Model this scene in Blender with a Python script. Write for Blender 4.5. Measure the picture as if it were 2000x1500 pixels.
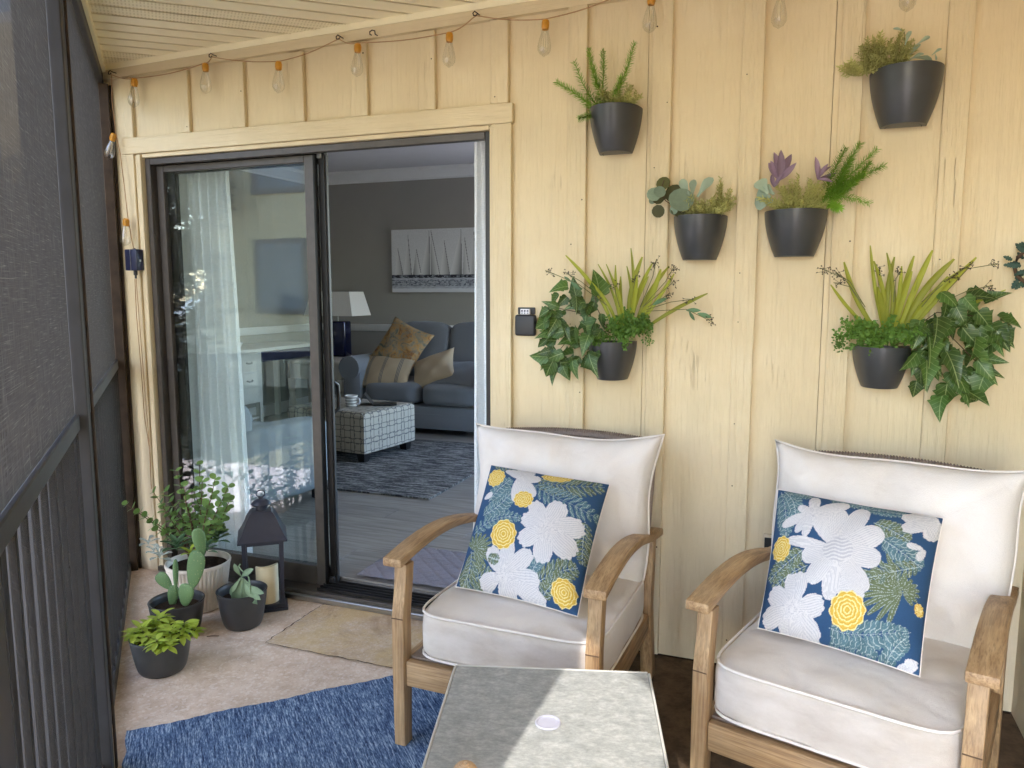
import bpy, bmesh, math, random
import numpy as np
from mathutils import Vector, Matrix, Euler, Quaternion

for o in list(bpy.data.objects):
    bpy.data.objects.remove(o, do_unlink=True)
scene = bpy.context.scene
COL = scene.collection
rad = math.radians

# ------------------------------------------------------------ camera
cam_data = bpy.data.cameras.new("camera")
cam = bpy.data.objects.new("camera", cam_data)
COL.objects.link(cam)
CAM = Vector((2.224, -2.843, 1.413))
YAW, PITCH, FPX = rad(20.736), rad(6.976), 1484.0
cam.location = CAM
cam.rotation_euler = (rad(90) - PITCH, 0, YAW)
cam_data.sensor_width = 36.0
cam_data.lens = 36.0 * FPX / 2000.0
cam_data.clip_start = 0.02
cam_data.clip_end = 500
scene.camera = cam

# ------------------------------------------------------------ world, sun, exposure
SUN_EL = rad(45)
world = bpy.data.worlds.new("World")
scene.world = world
world.use_nodes = True
wn = world.node_tree
for n in list(wn.nodes):
    wn.nodes.remove(n)
sky = wn.nodes.new("ShaderNodeTexSky")
sky.sky_type = 'NISHITA'
sky.sun_disc = False
sky.sun_elevation = SUN_EL
sky.sun_rotation = rad(180)
sky.air_density = 1.0
sky.dust_density = 1.0
sky.ozone_density = 1.6
bgn = wn.nodes.new("ShaderNodeBackground")
bgn.inputs[1].default_value = 0.15
won = wn.nodes.new("ShaderNodeOutputWorld")
wn.links.new(sky.outputs[0], bgn.inputs[0])
wn.links.new(bgn.outputs[0], won.inputs[0])

sun_d = bpy.data.lights.new("sun", 'SUN')
sun_d.energy = 2.2
sun_d.angle = rad(0.53)
sun_d.color = (1.0, 0.945, 0.90)
sun = bpy.data.objects.new("sun", sun_d)
sun.rotation_euler = (rad(90) - SUN_EL, 0, 0)
COL.objects.link(sun)

vs = scene.view_settings
vs.view_transform = 'Standard'
vs.look = 'None'
vs.use_curve_mapping = False
vs.gamma = 1.0
vs.exposure = 4.02
scene.cycles.max_bounces = 12
scene.cycles.diffuse_bounces = 7
scene.cycles.transparent_max_bounces = 24
scene.cycles.transmission_bounces = 8
scene.cycles.use_denoising = True

# ------------------------------------------------------------ helpers
def _axes():
    f = Vector((-math.sin(YAW) * math.cos(PITCH), math.cos(YAW) * math.cos(PITCH), -math.sin(PITCH)))
    r = Vector((math.cos(YAW), math.sin(YAW), 0))
    return f, r, r.cross(f)
_F, _R, _U = _axes()
def _ray(px, py):
    return _F + _R * ((px - 1000) / FPX) - _U * ((py - 750) / FPX)
def at(px, py, y):            # point of the vertical plane at depth y
    d = _ray(px, py)
    return CAM + d * ((y - CAM.y) / d.y)
def fl(px, py, z):            # point of the horizontal plane at height z
    d = _ray(px, py)
    return CAM + d * ((z - CAM.z) / d.z)

def lin(c):
    c = c / 255.0
    return c / 12.92 if c <= 0.04045 else ((c + 0.055) / 1.055) ** 2.4
def rgb(r, g, b):
    return (lin(r), lin(g), lin(b), 1.0)

class MB:
    """collects geometry for one mesh"""
    def __init__(self):
        self.v, self.f = [], []
    def add(self, vs_, fs_):
        n = len(self.v)
        self.v.extend([tuple(a) for a in vs_])
        self.f.extend([tuple(i + n for i in f) for f in fs_])
        return self
    def box(self, x0, x1, y0, y1, z0, z1, m=None):
        vs_ = [Vector(c) for c in ((x0, y0, z0), (x1, y0, z0), (x1, y1, z0), (x0, y1, z0), (x0, y0, z1), (x1, y0, z1), (x1, y1, z1), (x0, y1, z1))]
        if m is not None:
            vs_ = [m @ a for a in vs_]
        return self.add(vs_, [(0, 3, 2, 1), (4, 5, 6, 7), (0, 1, 5, 4), (1, 2, 6, 5), (2, 3, 7, 6), (3, 0, 4, 7)])
    def tube(self, pts, r, n=8, cap=True):
        pts = [Vector(a) for a in pts]
        rs = r if isinstance(r, (list, tuple)) else [r] * len(pts)
        prev = None
        rings = []
        for i, a in enumerate(pts):
            t = (pts[min(i + 1, len(pts) - 1)] - pts[max(i - 1, 0)])
            if t.length < 1e-9:
                t = Vector((0, 0, 1))
            t.normalize()
            if prev is None:
                h = Vector((0, 0, 1)) if abs(t.z) < .9 else Vector((1, 0, 0))
                u = t.cross(h).normalized()
            else:
                u = (prev - t * prev.dot(t))
                u = u.normalized() if u.length > 1e-6 else t.orthogonal().normalized()
            prev = u
            w = t.cross(u)
            rings.append([a + (u * math.cos(k * 2 * math.pi / n) + w * math.sin(k * 2 * math.pi / n)) * rs[i] for k in range(n)])
        vs_ = [q for ring in rings for q in ring]
        fs_ = []
        for i in range(len(pts) - 1):
            for k in range(n):
                a, b = i * n + k, i * n + (k + 1) % n
                fs_.append((a, b, b + n, a + n))
        if cap:
            fs_.append(tuple(range(n - 1, -1, -1)))
            fs_.append(tuple(range((len(pts) - 1) * n, len(pts) * n)))
        return self.add(vs_, fs_)
    def loop(self, pts, r, n=6):
        pts = [Vector(a) for a in pts]
        N = len(pts)
        vs_, fs_ = [], []
        for i, a in enumerate(pts):
            t = (pts[(i + 1) % N] - pts[i - 1]).normalized()
            h = Vector((0, 0, 1)) if abs(t.z) < .9 else Vector((1, 0, 0))
            u = t.cross(h).normalized(); w = t.cross(u)
            vs_ += [a + (u * math.cos(k * 2 * math.pi / n) + w * math.sin(k * 2 * math.pi / n)) * r for k in range(n)]
        for i in range(N):
            for k in range(n):
                a, b = i * n + k, i * n + (k + 1) % n
                c, d = ((i + 1) % N) * n + k, ((i + 1) % N) * n + (k + 1) % n
                fs_.append((a, b, d, c))
        return self.add(vs_, fs_)
    def lathe(self, prof, n=32, c=(0, 0, 0), flute=0, famp=0.0, sq=False):
        vs_, fs_ = [], []
        for (r, z) in prof:
            for k in range(n):
                a = k * 2 * math.pi / n
                rr = r
                if flute:
                    rr = r * (1 + famp * (abs(math.sin(a * flute / 2)) - .5))
                if sq:
                    rr = r / max(abs(math.cos(a)), abs(math.sin(a)))
                vs_.append((c[0] + rr * math.cos(a), c[1] + rr * math.sin(a), c[2] + z))
        for i in range(len(prof) - 1):
            for k in range(n):
                a, b = i * n + k, i * n + (k + 1) % n
                fs_.append((a, b, b + n, a + n))
        return self.add(vs_, fs_)
    def grid(self, P, nu, nv):
        vs_ = [P(i / nu, j / nv) for j in range(nv + 1) for i in range(nu + 1)]
        fs_ = [(j * (nu + 1) + i, j * (nu + 1) + i + 1, (j + 1) * (nu + 1) + i + 1, (j + 1) * (nu + 1) + i) for j in range(nv) for i in range(nu)]
        return self.add(vs_, fs_)
    def mesh(self, name, mat=None, smooth=None, bevel=0.0, segs=2):
        me = bpy.data.meshes.new(name)
        me.from_pydata(self.v, [], self.f)
        if bevel > 0:
            bm = bmesh.new(); bm.from_mesh(me)
            bmesh.ops.bevel(bm, geom=list(bm.edges), offset=bevel, segments=segs, affect='EDGES', profile=.5, clamp_overlap=True)
            bm.to_mesh(me); bm.free()
            if smooth is None: smooth = 35
        if smooth:
            me.shade_smooth()
            me.set_sharp_from_angle(angle=rad(smooth))
        if mat is not None:
            me.materials.append(mat)
        me.validate()
        return me
    def build(self, name, mat=None, parent=None, smooth=None, bevel=0.0, segs=2, world_origin=True):
        return link(name, self.mesh(name, mat, smooth, bevel, segs), parent)

def link(name, me, parent=None, matrix=None):
    o = bpy.data.objects.new(name, me)
    COL.objects.link(o)
    if parent is not None:
        o.parent = parent
    if matrix is not None:
        o.matrix_basis = matrix
    return o

def tag(o, label, cat, group=None):
    o['label'] = label
    o['category'] = cat
    if group: o['group'] = group
    return o
def thing(name, label, cat, loc=(0, 0, 0), rz=0.0, group=None):
    o = bpy.data.objects.new(name, None)
    o.empty_display_size = .1
    COL.objects.link(o)
    o.location = loc
    o.rotation_euler = (0, 0, rz)
    return tag(o, label, cat, group)
def struct(o):
    o['kind'] = 'structure'
    return o
def stuff(o):
    o['kind'] = 'stuff'
    return o

def orient(pos, tip, nrm, s=1.0, sx=None):
    """matrix whose +Y goes to tip and +Z near nrm"""
    y = Vector(tip).normalized()
    z = Vector(nrm)
    z = z - y * z.dot(y)
    z = z.normalized() if z.length > 1e-5 else y.orthogonal().normalized()
    x = y.cross(z)
    m = Matrix((x, y, z)).transposed().to_4x4()
    sc = Matrix.Diagonal((sx if sx else s, s, s, 1))
    return Matrix.Translation(pos) @ m @ sc

# ------------------------------------------------------------ materials
def newmat(name):
    m = bpy.data.materials.new(name)
    m.use_nodes = True
    nt = m.node_tree
    b = nt.nodes.get("Principled BSDF")
    return m, nt, b
def N(nt, typ, **kw):
    n = nt.nodes.new(typ)
    for k, v in kw.items():
        if isinstance(k, str) and hasattr(n, k):
            setattr(n, k, v)
    return n
def coords(nt, scale=(1, 1, 1), which='Object', rot=(0, 0, 0)):
    tc = N(nt, "ShaderNodeTexCoord")
    mp = N(nt, "ShaderNodeMapping")
    mp.inputs['Scale'].default_value = scale
    mp.inputs['Rotation'].default_value = rot
    nt.links.new(tc.outputs[which], mp.inputs[0])
    return mp.outputs[0]
def noise(nt, vec, scale, detail=4, rough=.55, dist=0.0):
    n = N(nt, "ShaderNodeTexNoise")
    n.inputs['Scale'].default_value = scale
    n.inputs['Detail'].default_value = detail
    n.inputs['Roughness'].default_value = rough
    n.inputs['Distortion'].default_value = dist
    nt.links.new(vec, n.inputs['Vector'])
    return n.outputs[0]
def ramp(nt, fac, stops):
    r = N(nt, "ShaderNodeValToRGB")
    e = r.color_ramp.elements
    while len(e) < len(stops): e.new(.5)
    for i, (p_, c) in enumerate(stops):
        e[i].position = p_
        e[i].color = c if len(c) == 4 else (*c, 1)
    nt.links.new(fac, r.inputs[0])
    return r.outputs[0]
def mixc(nt, fac, a, b, mode='MIX'):
    m = N(nt, "ShaderNodeMix", data_type='RGBA', blend_type=mode)
    def put(sock, v):
        if isinstance(v, bpy.types.NodeSocket): nt.links.new(v, sock)
        else: sock.default_value = v
    put(m.inputs[0], fac); put(m.inputs[6], a); put(m.inputs[7], b)
    return m.outputs[2]
def mathn(nt, op, a, b=None, clamp=False):
    m = N(nt, "ShaderNodeMath", operation=op)
    m.use_clamp = clamp
    for i, v in enumerate((a, b)):
        if v is None: continue
        if isinstance(v, bpy.types.NodeSocket): nt.links.new(v, m.inputs[i])
        else: m.inputs[i].default_value = v
    return m.outputs[0]
def bump(nt, bsdf, h, strength=.3, dist=.01):
    b = N(nt, "ShaderNodeBump")
    b.inputs['Strength'].default_value = strength
    b.inputs['Distance'].default_value = dist
    nt.links.new(h, b.inputs['Height'])
    nt.links.new(b.outputs[0], bsdf.inputs['Normal'])
def simple(name, col, rough=.6, var=.12, vscale=20, spec=.4, metal=0.0, bmp=0.0, bscale=120, which='Object', sub=None):
    m, nt, b = newmat(name)
    v = coords(nt, which=which)
    n = noise(nt, v, vscale, 5)
    d = tuple(max(0, c * (1 - var)) for c in col[:3]) + (1,)
    l = tuple(min(1, c * (1 + var)) for c in col[:3]) + (1,)
    nt.links.new(ramp(nt, n, [(.3, d), (.7, l)]), b.inputs['Base Color'])
    b.inputs['Roughness'].default_value = rough
    b.inputs['Specular IOR Level'].default_value = spec
    b.inputs['Metallic'].default_value = metal
    if bmp:
        bump(nt, b, noise(nt, v, bscale, 4), bmp, .004)
    return m

M = {}
# painted rough-sawn siding: same paint everywhere, grain, cracks, specks and dirt
def siding_mat(name, horizontal=False, tint=1.0, grain=1.0):
    m, nt, b = newmat(name)
    sc = (2.2, 60, 60) if horizontal else (60, 60, 2.2)
    v = coords(nt, sc)
    g1 = noise(nt, v, 1.0, 6, .62)
    v2 = coords(nt, (9, 9, 140) if horizontal else (140, 140, 9))
    g2 = noise(nt, v2, 1.0, 4, .6)
    vo = coords(nt)
    blot = noise(nt, vo, 2.3, 5, .6)
    speck = noise(nt, vo, 75, 3, .7)
    paint = ramp(nt, blot, [(.30, rgb(213, 194, 155)), (.55, rgb(221, 203, 164)), (.75, rgb(228, 212, 177))])
    paint = mixc(nt, mathn(nt, 'MULTIPLY', ramp(nt, g1, [(.30, (1, 1, 1)), (.44, (0, 0, 0))]), .20), paint, rgb(192, 175, 138))
    sp = ramp(nt, speck, [(.70, (0, 0, 0)), (.78, (1, 1, 1))])
    paint = mixc(nt, mathn(nt, 'MULTIPLY', sp, .30), paint, rgb(170, 152, 118))
    # thin dark cracks along the grain
    vc = coords(nt, (0.9, 26, 26) if horizontal else (26, 26, 0.9))
    cr = noise(nt, vc, 1.0, 5, .55, .4)
    crack = ramp(nt, cr, [(.492, (0, 0, 0)), (.5, (1, 1, 1)), (.508, (0, 0, 0))])
    gate = ramp(nt, noise(nt, vo, 3.1, 3), [(.62, (0, 0, 0)), (.70, (1, 1, 1))])
    ck = mathn(nt, 'MULTIPLY', crack, gate)
    paint = mixc(nt, mathn(nt, 'MULTIPLY', ck, .4), paint, rgb(150, 128, 94))
    kv = N(nt, "ShaderNodeTexVoronoi"); kv.inputs['Scale'].default_value = 1.9; kv.inputs['Randomness'].default_value = 1.0
    nt.links.new(coords(nt, (1, 1, .55)), kv.inputs['Vector'])
    kd = mathn(nt, 'ADD', kv.outputs[0], mathn(nt, 'MULTIPLY', mathn(nt, 'SUBTRACT', g1, .5), .02))
    knot = ramp(nt, kd, [(.0, (.9, .9, .9)), (.012, (.25, .25, .25)), (.026, (.7, .7, .7)), (.034, (.1, .1, .1)), (.05, (0, 0, 0))])
    paint = mixc(nt, mathn(nt, 'MULTIPLY', knot, .38), paint, rgb(160, 136, 98))
    # dirt near the floor, and a paler greyer tone up the lower wall
    sep = N(nt, "ShaderNodeSeparateXYZ")
    nt.links.new(vo, sep.inputs[0])
    low = ramp(nt, mathn(nt, 'ADD', sep.outputs[2], mathn(nt, 'MULTIPLY', mathn(nt, 'SUBTRACT', blot, .5), .5)), [(.05, (1, 1, 1)), (.6, (.62, .62, .62)), (1.35, (0, 0, 0))])
    paint = mixc(nt, mathn(nt, 'MULTIPLY', low, .55), paint, rgb(202, 191, 173))
    nt.links.new(paint, b.inputs['Base Color'])
    b.inputs['Roughness'].default_value = .62
    b.inputs['Specular IOR Level'].default_value = .3
    h = mathn(nt, 'ADD', mathn(nt, 'MULTIPLY', g1, .8), mathn(nt, 'MULTIPLY', g2, .35))
    h = mathn(nt, 'SUBTRACT', h, mathn(nt, 'MULTIPLY', ck, .9))
    h = mathn(nt, 'SUBTRACT', h, mathn(nt, 'MULTIPLY', knot, .3))
    bump(nt, b, h, .9 * grain, .009)
    return m
M['siding'] = siding_mat('siding_paint', grain=.6)
M['batten'] = siding_mat('batten_paint', grain=1.0)
M['trim_h'] = siding_mat('trim_paint_horizontal', True, grain=.7)

# soffit vinyl
M['soffit'] = simple('soffit_vinyl', rgb(250, 239, 202), .5, .02, 6)
def soffit_vent():
    m, nt, b = newmat('soffit_vented')
    v = coords(nt)
    sep = N(nt, "ShaderNodeSeparateXYZ"); nt.links.new(v, sep.inputs[0])
    # slots: short bars across the strip, strip runs along local X
    u = mathn(nt, 'FRACT', mathn(nt, 'MULTIPLY', sep.outputs[0], 78.0))
    slot = mathn(nt, 'LESS_THAN', u, .42)
    w = mathn(nt, 'FRACT', mathn(nt, 'ADD', mathn(nt, 'MULTIPLY', sep.outputs[1], 1 / .0345), .5))
    band = mathn(nt, 'MULTIPLY', mathn(nt, 'GREATER_THAN', w, .18), mathn(nt, 'LESS_THAN', w, .82))
    s = mathn(nt, 'MULTIPLY', slot, band)
    nt.links.new(mixc(nt, s, rgb(250, 239, 202), rgb(232, 219, 178)), b.inputs['Base Color'])
    b.inputs['Roughness'].default_value = .5
    bump(nt, b, mathn(nt, 'SUBTRACT', 1.0, s), .6, .002)
    return m
M['soffit_vent'] = soffit_vent()

# exposed aggregate porch floor: coated beige part, right part darkened by painted-in shade, stained door pad
def floor_mat(name, c1, c2, c3, fleck, stain=None, dark=True):
    m, nt, b = newmat(name)
    v = coords(nt)
    big = noise(nt, v, 2.2, 6, .6)
    mid = noise(nt, v, 16, 6, .65)
    vor = N(nt, "ShaderNodeTexVoronoi"); vor.inputs['Scale'].default_value = 105
    nt.links.new(v, vor.inputs['Vector'])
    col = ramp(nt, mid, [(.3, c1), (.5, c2), (.7, c3)])
    col = mixc(nt, ramp(nt, vor.outputs['Color'], [(.62, (0, 0, 0)), (.8, (.55, .55, .55))]), col, fleck)
    col = mixc(nt, ramp(nt, big, [(.52, (0, 0, 0)), (.72, (.4, .4, .4))]), col, rgb(170, 144, 116))
    fine = noise(nt, v, 140, 3, .7)
    col = mixc(nt, ramp(nt, fine, [(.58, (0, 0, 0)), (.70, (.5, .5, .5))]), col, rgb(128, 106, 88))
    if stain:
        st = noise(nt, v, 3.2, 6, .68)
        col = mixc(nt, ramp(nt, st, [(.42, (0, 0, 0)), (.62, (.62, .62, .62))]), col, stain)
        st2 = noise(nt, v, 4.5, 6, .7, .6)
        col = mixc(nt, ramp(nt, st2, [(.55, (0, 0, 0)), (.68, (.55, .55, .55))]), col, rgb(140, 116, 92))
    if dark:  # shade around table and chairs put into the colour as brown
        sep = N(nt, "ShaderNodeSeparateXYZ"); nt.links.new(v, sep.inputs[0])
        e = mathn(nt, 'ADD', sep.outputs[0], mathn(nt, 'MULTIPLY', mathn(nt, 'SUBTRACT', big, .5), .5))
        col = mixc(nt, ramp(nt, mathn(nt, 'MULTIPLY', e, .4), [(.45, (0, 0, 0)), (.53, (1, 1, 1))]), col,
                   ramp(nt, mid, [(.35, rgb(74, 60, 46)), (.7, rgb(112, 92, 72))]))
    nt.links.new(col, b.inputs['Base Color'])
    b.inputs['Roughness'].default_value = .8
    b.inputs['Specular IOR Level'].default_value = .25
    bump(nt, b, mathn(nt, 'ADD', vor.outputs[0], mid), .45, .003)
    return m
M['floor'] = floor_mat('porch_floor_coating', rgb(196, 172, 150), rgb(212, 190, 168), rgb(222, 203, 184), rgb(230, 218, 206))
M['pad'] = floor_mat('door_pad_concrete', rgb(184, 160, 134), rgb(198, 176, 150), rgb(208, 188, 166), rgb(214, 200, 182), stain=rgb(196, 168, 116), dark=False)

def wood_mat(name, axis):
    m, nt, b = newmat(name)
    s = [70, 70, 70]; s[axis] = 3.0
    v = coords(nt, tuple(s))
    g = noise(nt, v, 1.0, 6, .65, .25)
    s2 = [240, 240, 240]; s2[axis] = 7
    g2 = noise(nt, coords(nt, tuple(s2)), 1.0, 3, .6)
    blot = noise(nt, coords(nt), 9, 3)
    c = ramp(nt, g, [(.28, rgb(112, 86, 58)), (.42, rgb(152, 120, 84)), (.58, rgb(175, 143, 103)), (.75, rgb(196, 168, 128))])
    c = mixc(nt, mathn(nt, 'MULTIPLY', ramp(nt, g2, [(.40, (1, 1, 1)), (.5, (0, 0, 0))]), .45), c, rgb(108, 82, 56))
    c = mixc(nt, mathn(nt, 'MULTIPLY', ramp(nt, blot, [(.45, (0, 0, 0)), (.7, (1, 1, 1))]), .25), c, rgb(196, 172, 138))
    nt.links.new(c, b.inputs['Base Color'])
    b.inputs['Roughness'].default_value = .52
    bump(nt, b, mathn(nt, 'ADD', g, mathn(nt, 'MULTIPLY', g2, .5)), .35, .002)
    return m
M['wood_x'] = wood_mat('teak_grain_across', 0)
M['wood_y'] = wood_mat('teak_grain_deep', 1)
M['wood_z'] = wood_mat('teak_grain_upright', 2)

def fabric_mat(name, c, scale=420, dirt=None, rough=.9, weave=.25):
    m, nt, b = newmat(name)
    v = coords(nt)
    big = noise(nt, v, 6, 4)
    fine = noise(nt, v, scale, 2, .7)
    col = mixc(nt, mathn(nt, 'MULTIPLY', ramp(nt, fine, [(.35, (1, 1, 1)), (.6, (0, 0, 0))]), .16), c, tuple(x * .72 for x in c[:3]) + (1,))
    if dirt:
        col = mixc(nt, mathn(nt, 'MULTIPLY', ramp(nt, big, [(.46, (0, 0, 0)), (.72, (1, 1, 1))]), .42), col, dirt)
    nt.links.new(col, b.inputs['Base Color'])
    b.inputs['Roughness'].default_value = rough
    b.inputs['Specular IOR Level'].default_value = .15
    b.inputs['Sheen Weight'].default_value = .15
    w = noise(nt, v, 9, 3, .5, .3)
    bump(nt, b, mathn(nt, 'ADD', mathn(nt, 'MULTIPLY', fine, .25), mathn(nt, 'MULTIPLY', w, 1.6)), weave, .008)
    return m
M['cushion'] = fabric_mat('cushion_canvas', rgb(222, 215, 207), dirt=rgb(200, 189, 174), weave=.55)
def seat_mat():
    m = fabric_mat('seat_canvas', rgb(222, 215, 207), dirt=rgb(200, 189, 174), weave=.55)
    nt = m.node_tree; b = nt.nodes.get('Principled BSDF')
    src = b.inputs['Base Color'].links[0].from_socket
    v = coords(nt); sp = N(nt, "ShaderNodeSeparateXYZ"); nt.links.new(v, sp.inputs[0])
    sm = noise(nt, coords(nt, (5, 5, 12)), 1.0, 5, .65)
    g = ramp(nt, mathn(nt, 'SUBTRACT', mathn(nt, 'MULTIPLY', sm, .10), sp.outputs[1]), [(.355, (0, 0, 0)), (.43, (1, 1, 1))])  # front band: dirt streaks, plus shade put into the colour
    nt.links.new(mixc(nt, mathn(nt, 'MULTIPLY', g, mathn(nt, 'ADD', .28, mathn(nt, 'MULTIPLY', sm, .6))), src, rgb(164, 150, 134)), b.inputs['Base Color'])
    return m
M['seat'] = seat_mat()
M['piping'] = simple('cushion_piping', rgb(226, 219, 211), .85, .03, 60, .15)

def vcol_mat(name, rough=.85, weave=300, bstr=.15, spec=.2):
    m, nt, b = newmat(name)
    a = N(nt, "ShaderNodeAttribute", attribute_name='print')
    n = noise(nt, coords(nt), weave, 2, .7)
    nt.links.new(mixc(nt, mathn(nt, 'MULTIPLY', n, .22), a.outputs['Color'], (.05, .05, .05, 1), 'MULTIPLY'), b.inputs['Base Color'])
    b.inputs['Roughness'].default_value = rough
    b.inputs['Specular IOR Level'].default_value = spec
    bump(nt, b, n, bstr, .002)
    return m
M['print'] = vcol_mat('printed_fabric')
M['canvas'] = vcol_mat('painted_canvas', .7, 500, .1)
M['pot'] = simple('charcoal_plastic', rgb(62, 63, 64), .36, .18, 9, .5)
M['pot_in'] = simple('charcoal_plastic_inside', rgb(44, 46, 50), .6, .05, 30, .3)
M['soil'] = simple('potting_soil', rgb(52, 42, 34), .95, .4, 90, .1, bmp=.8, bscale=150)
M['white_pot'] = simple('white_ribbed_ceramic', rgb(226, 216, 204), .45, .05, 14, .4)
M['navy_metal'] = simple('dark_navy_metal', rgb(48, 50, 62), .42, .08, 30, .5)
M['navy_plastic'] = simple('navy_plastic', rgb(26, 30, 62), .35, .05, 30, .5)
M['wax'] = simple('ivory_wax', rgb(226, 214, 178), .5, .05, 12, .3)
M['bronze'] = simple('bronze_aluminium', rgb(84, 78, 72), .42, .1, 25, .5, metal=.35)
M['bronze_dark'] = simple('dark_bronze_aluminium', rgb(34, 32, 31), .38, .1, 25, .5, metal=.3)
M['black_plastic'] = simple('black_plastic', rgb(46, 46, 47), .45, .05, 40, .4)
M['white_plastic'] = simple('white_plastic', rgb(232, 232, 236), .4, .02, 40, .4)
M['button'] = simple('button_rubber', rgb(60, 66, 84), .6, .1, 50, .3)
M['brass'] = simple('socket_amber', rgb(204, 142, 40), .35, .12, 60, .5)
M['cord'] = simple('tan_cord', rgb(178, 142, 106), .8, .1, 60, .2)
M['rust'] = simple('dark_hook_metal', rgb(56, 38, 34), .6, .2, 90, .4, metal=.3)
M['rope'] = simple('grey_rope_weave', rgb(146, 132, 122), .85, .15, 160, .2)
M['tan_rope'] = simple('tan_rope', rgb(206, 174, 138), .85, .15, 120, .2)
M['frame_paint'] = simple('screen_frame_paint', rgb(62, 62, 64), .5, .12, 14, .4)
M['frame_rust'] = simple('weathered_frame', rgb(70, 58, 48), .7, .35, 12, .3)
M['table_metal'] = simple('pale_table_metal', rgb(206, 204, 196), .4, .04, 20, .5)

def tile_mat():
    m, nt, b = newmat('mottled_table_tile')
    v = coords(nt, (1, 1.5, 1))
    n = noise(nt, v, 30, 8, .75, .15)
    n2 = noise(nt, v, 95, 4, .7)
    c = ramp(nt, mathn(nt, 'ADD', mathn(nt, 'MULTIPLY', n, .75), mathn(nt, 'MULTIPLY', n2, .25)), [(.36, rgb(142, 145, 141)), (.5, rgb(164, 166, 162)), (.64, rgb(192, 193, 188))])
    nt.links.new(c, b.inputs['Base Color'])
    b.inputs['Roughness'].default_value = .5
    b.inputs['Specular IOR Level'].default_value = .35
    return m
M['tile'] = tile_mat()

def rug_mat():
    m, nt, b = newmat('blue_flatweave')
    v = coords(nt, (170, 14, 1))       # streaks run along local Y
    n = noise(nt, v, 1.0, 4, .7)
    w = noise(nt, coords(nt, (330, 60, 1)), 1.0, 2, .6)
    w2 = noise(nt, coords(nt, (14, 5, 1)), 1.0, 3, .6)
    f = mathn(nt, 'ADD', mathn(nt, 'MULTIPLY', n, .6), mathn(nt, 'ADD', mathn(nt, 'MULTIPLY', w, .32), mathn(nt, 'MULTIPLY', w2, .1)))
    c = ramp(nt, f, [(.38, rgb(36, 48, 74)), (.45, rgb(62, 82, 114)), (.53, rgb(98, 122, 154)), (.62, rgb(170, 190, 212))])
    nt.links.new(c, b.inputs['Base Color'])
    b.inputs['Roughness'].default_value = .95
    b.inputs['Specular IOR Level'].default_value = .1
    bump(nt, b, f, .6, .004)
    return m
M['rug'] = rug_mat()

def mesh_mat(name='woven_screen_cloth', k=1.0, tl=.45):
    m, nt, b = newmat(name)
    out = nt.nodes.get('Material Output')
    nt.nodes.remove(b)
    v = coords(nt)
    fib = noise(nt, coords(nt, (320, 320, 14)), 1.0, 4, .6, .3)
    fib2 = noise(nt, coords(nt, (10, 10, 420)), 1.0, 3, .6, .2)
    big = noise(nt, v, 3.0, 3)
    f = mathn(nt, 'MAXIMUM', fib, fib2)
    c = ramp(nt, f, [(q, tuple(x * k for x in c_[:3]) + (1,)) for q, c_ in ((.42, rgb(62, 59, 56)), (.6, rgb(76, 73, 69)), (.76, rgb(112, 107, 100)))])
    d = N(nt, "ShaderNodeBsdfDiffuse"); nt.links.new(c, d.inputs[0])
    t = N(nt, "ShaderNodeBsdfTranslucent"); nt.links.new(c, t.inputs[0])
    mx = N(nt, "ShaderNodeMixShader"); mx.inputs[0].default_value = tl
    nt.links.new(d.outputs[0], mx.inputs[1]); nt.links.new(t.outputs[0], mx.inputs[2])
    tr = N(nt, "ShaderNodeBsdfTransparent")
    m2 = N(nt, "ShaderNodeMixShader")
    lw = N(nt, "ShaderNodeLayerWeight"); lw.inputs[0].default_value = .5      # cords hide the gaps at a slant
    gap = ramp(nt, f, [(.40, (.93, .93, .93)), (.70, (.74, .74, .74))])
    nt.links.new(mathn(nt, 'MULTIPLY', gap, mathn(nt, 'POWER', mathn(nt, 'SUBTRACT', 1.0, lw.outputs['Facing']), 1.15)), m2.inputs[0])
    nt.links.new(mx.outputs[0], m2.inputs[1]); nt.links.new(tr.outputs[0], m2.inputs[2])
    nt.links.new(m2.outputs[0], out.inputs[0])
    return m
M['mesh'] = mesh_mat()
M['rib_mesh'] = mesh_mat('dark_ribbed_screen', .7, .2)

def glass_mat(name, tint=(1, 1, 1, 1), ior=1.5):
    m, nt, b = newmat(name)
    out = nt.nodes.get('Material Output')
    nt.nodes.remove(b)
    lw = N(nt, "ShaderNodeLayerWeight"); lw.inputs[0].default_value = .5
    f0 = ((ior - 1) / (ior + 1)) ** 2
    fr = mathn(nt, 'ADD', mathn(nt, 'MULTIPLY', mathn(nt, 'POWER', lw.outputs['Facing'], 5.0), 1 - f0), f0)
    tr = N(nt, "ShaderNodeBsdfTransparent"); tr.inputs[0].default_value = tint
    gl = N(nt, "ShaderNodeBsdfGlossy"); gl.inputs['Roughness'].default_value = .0
    mx = N(nt, "ShaderNodeMixShader")
    nt.links.new(fr, mx.inputs[0]); nt.links.new(tr.outputs[0], mx.inputs[1]); nt.links.new(gl.outputs[0], mx.inputs[2])
    nt.links.new(mx.outputs[0], out.inputs[0])
    return m
M['glass'] = glass_mat('door_glass', (.95, .97, .965, 1), 1.62)
M['bulb_glass'] = glass_mat('bulb_glass', (.96, .96, .95, 1), 2.1)

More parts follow.
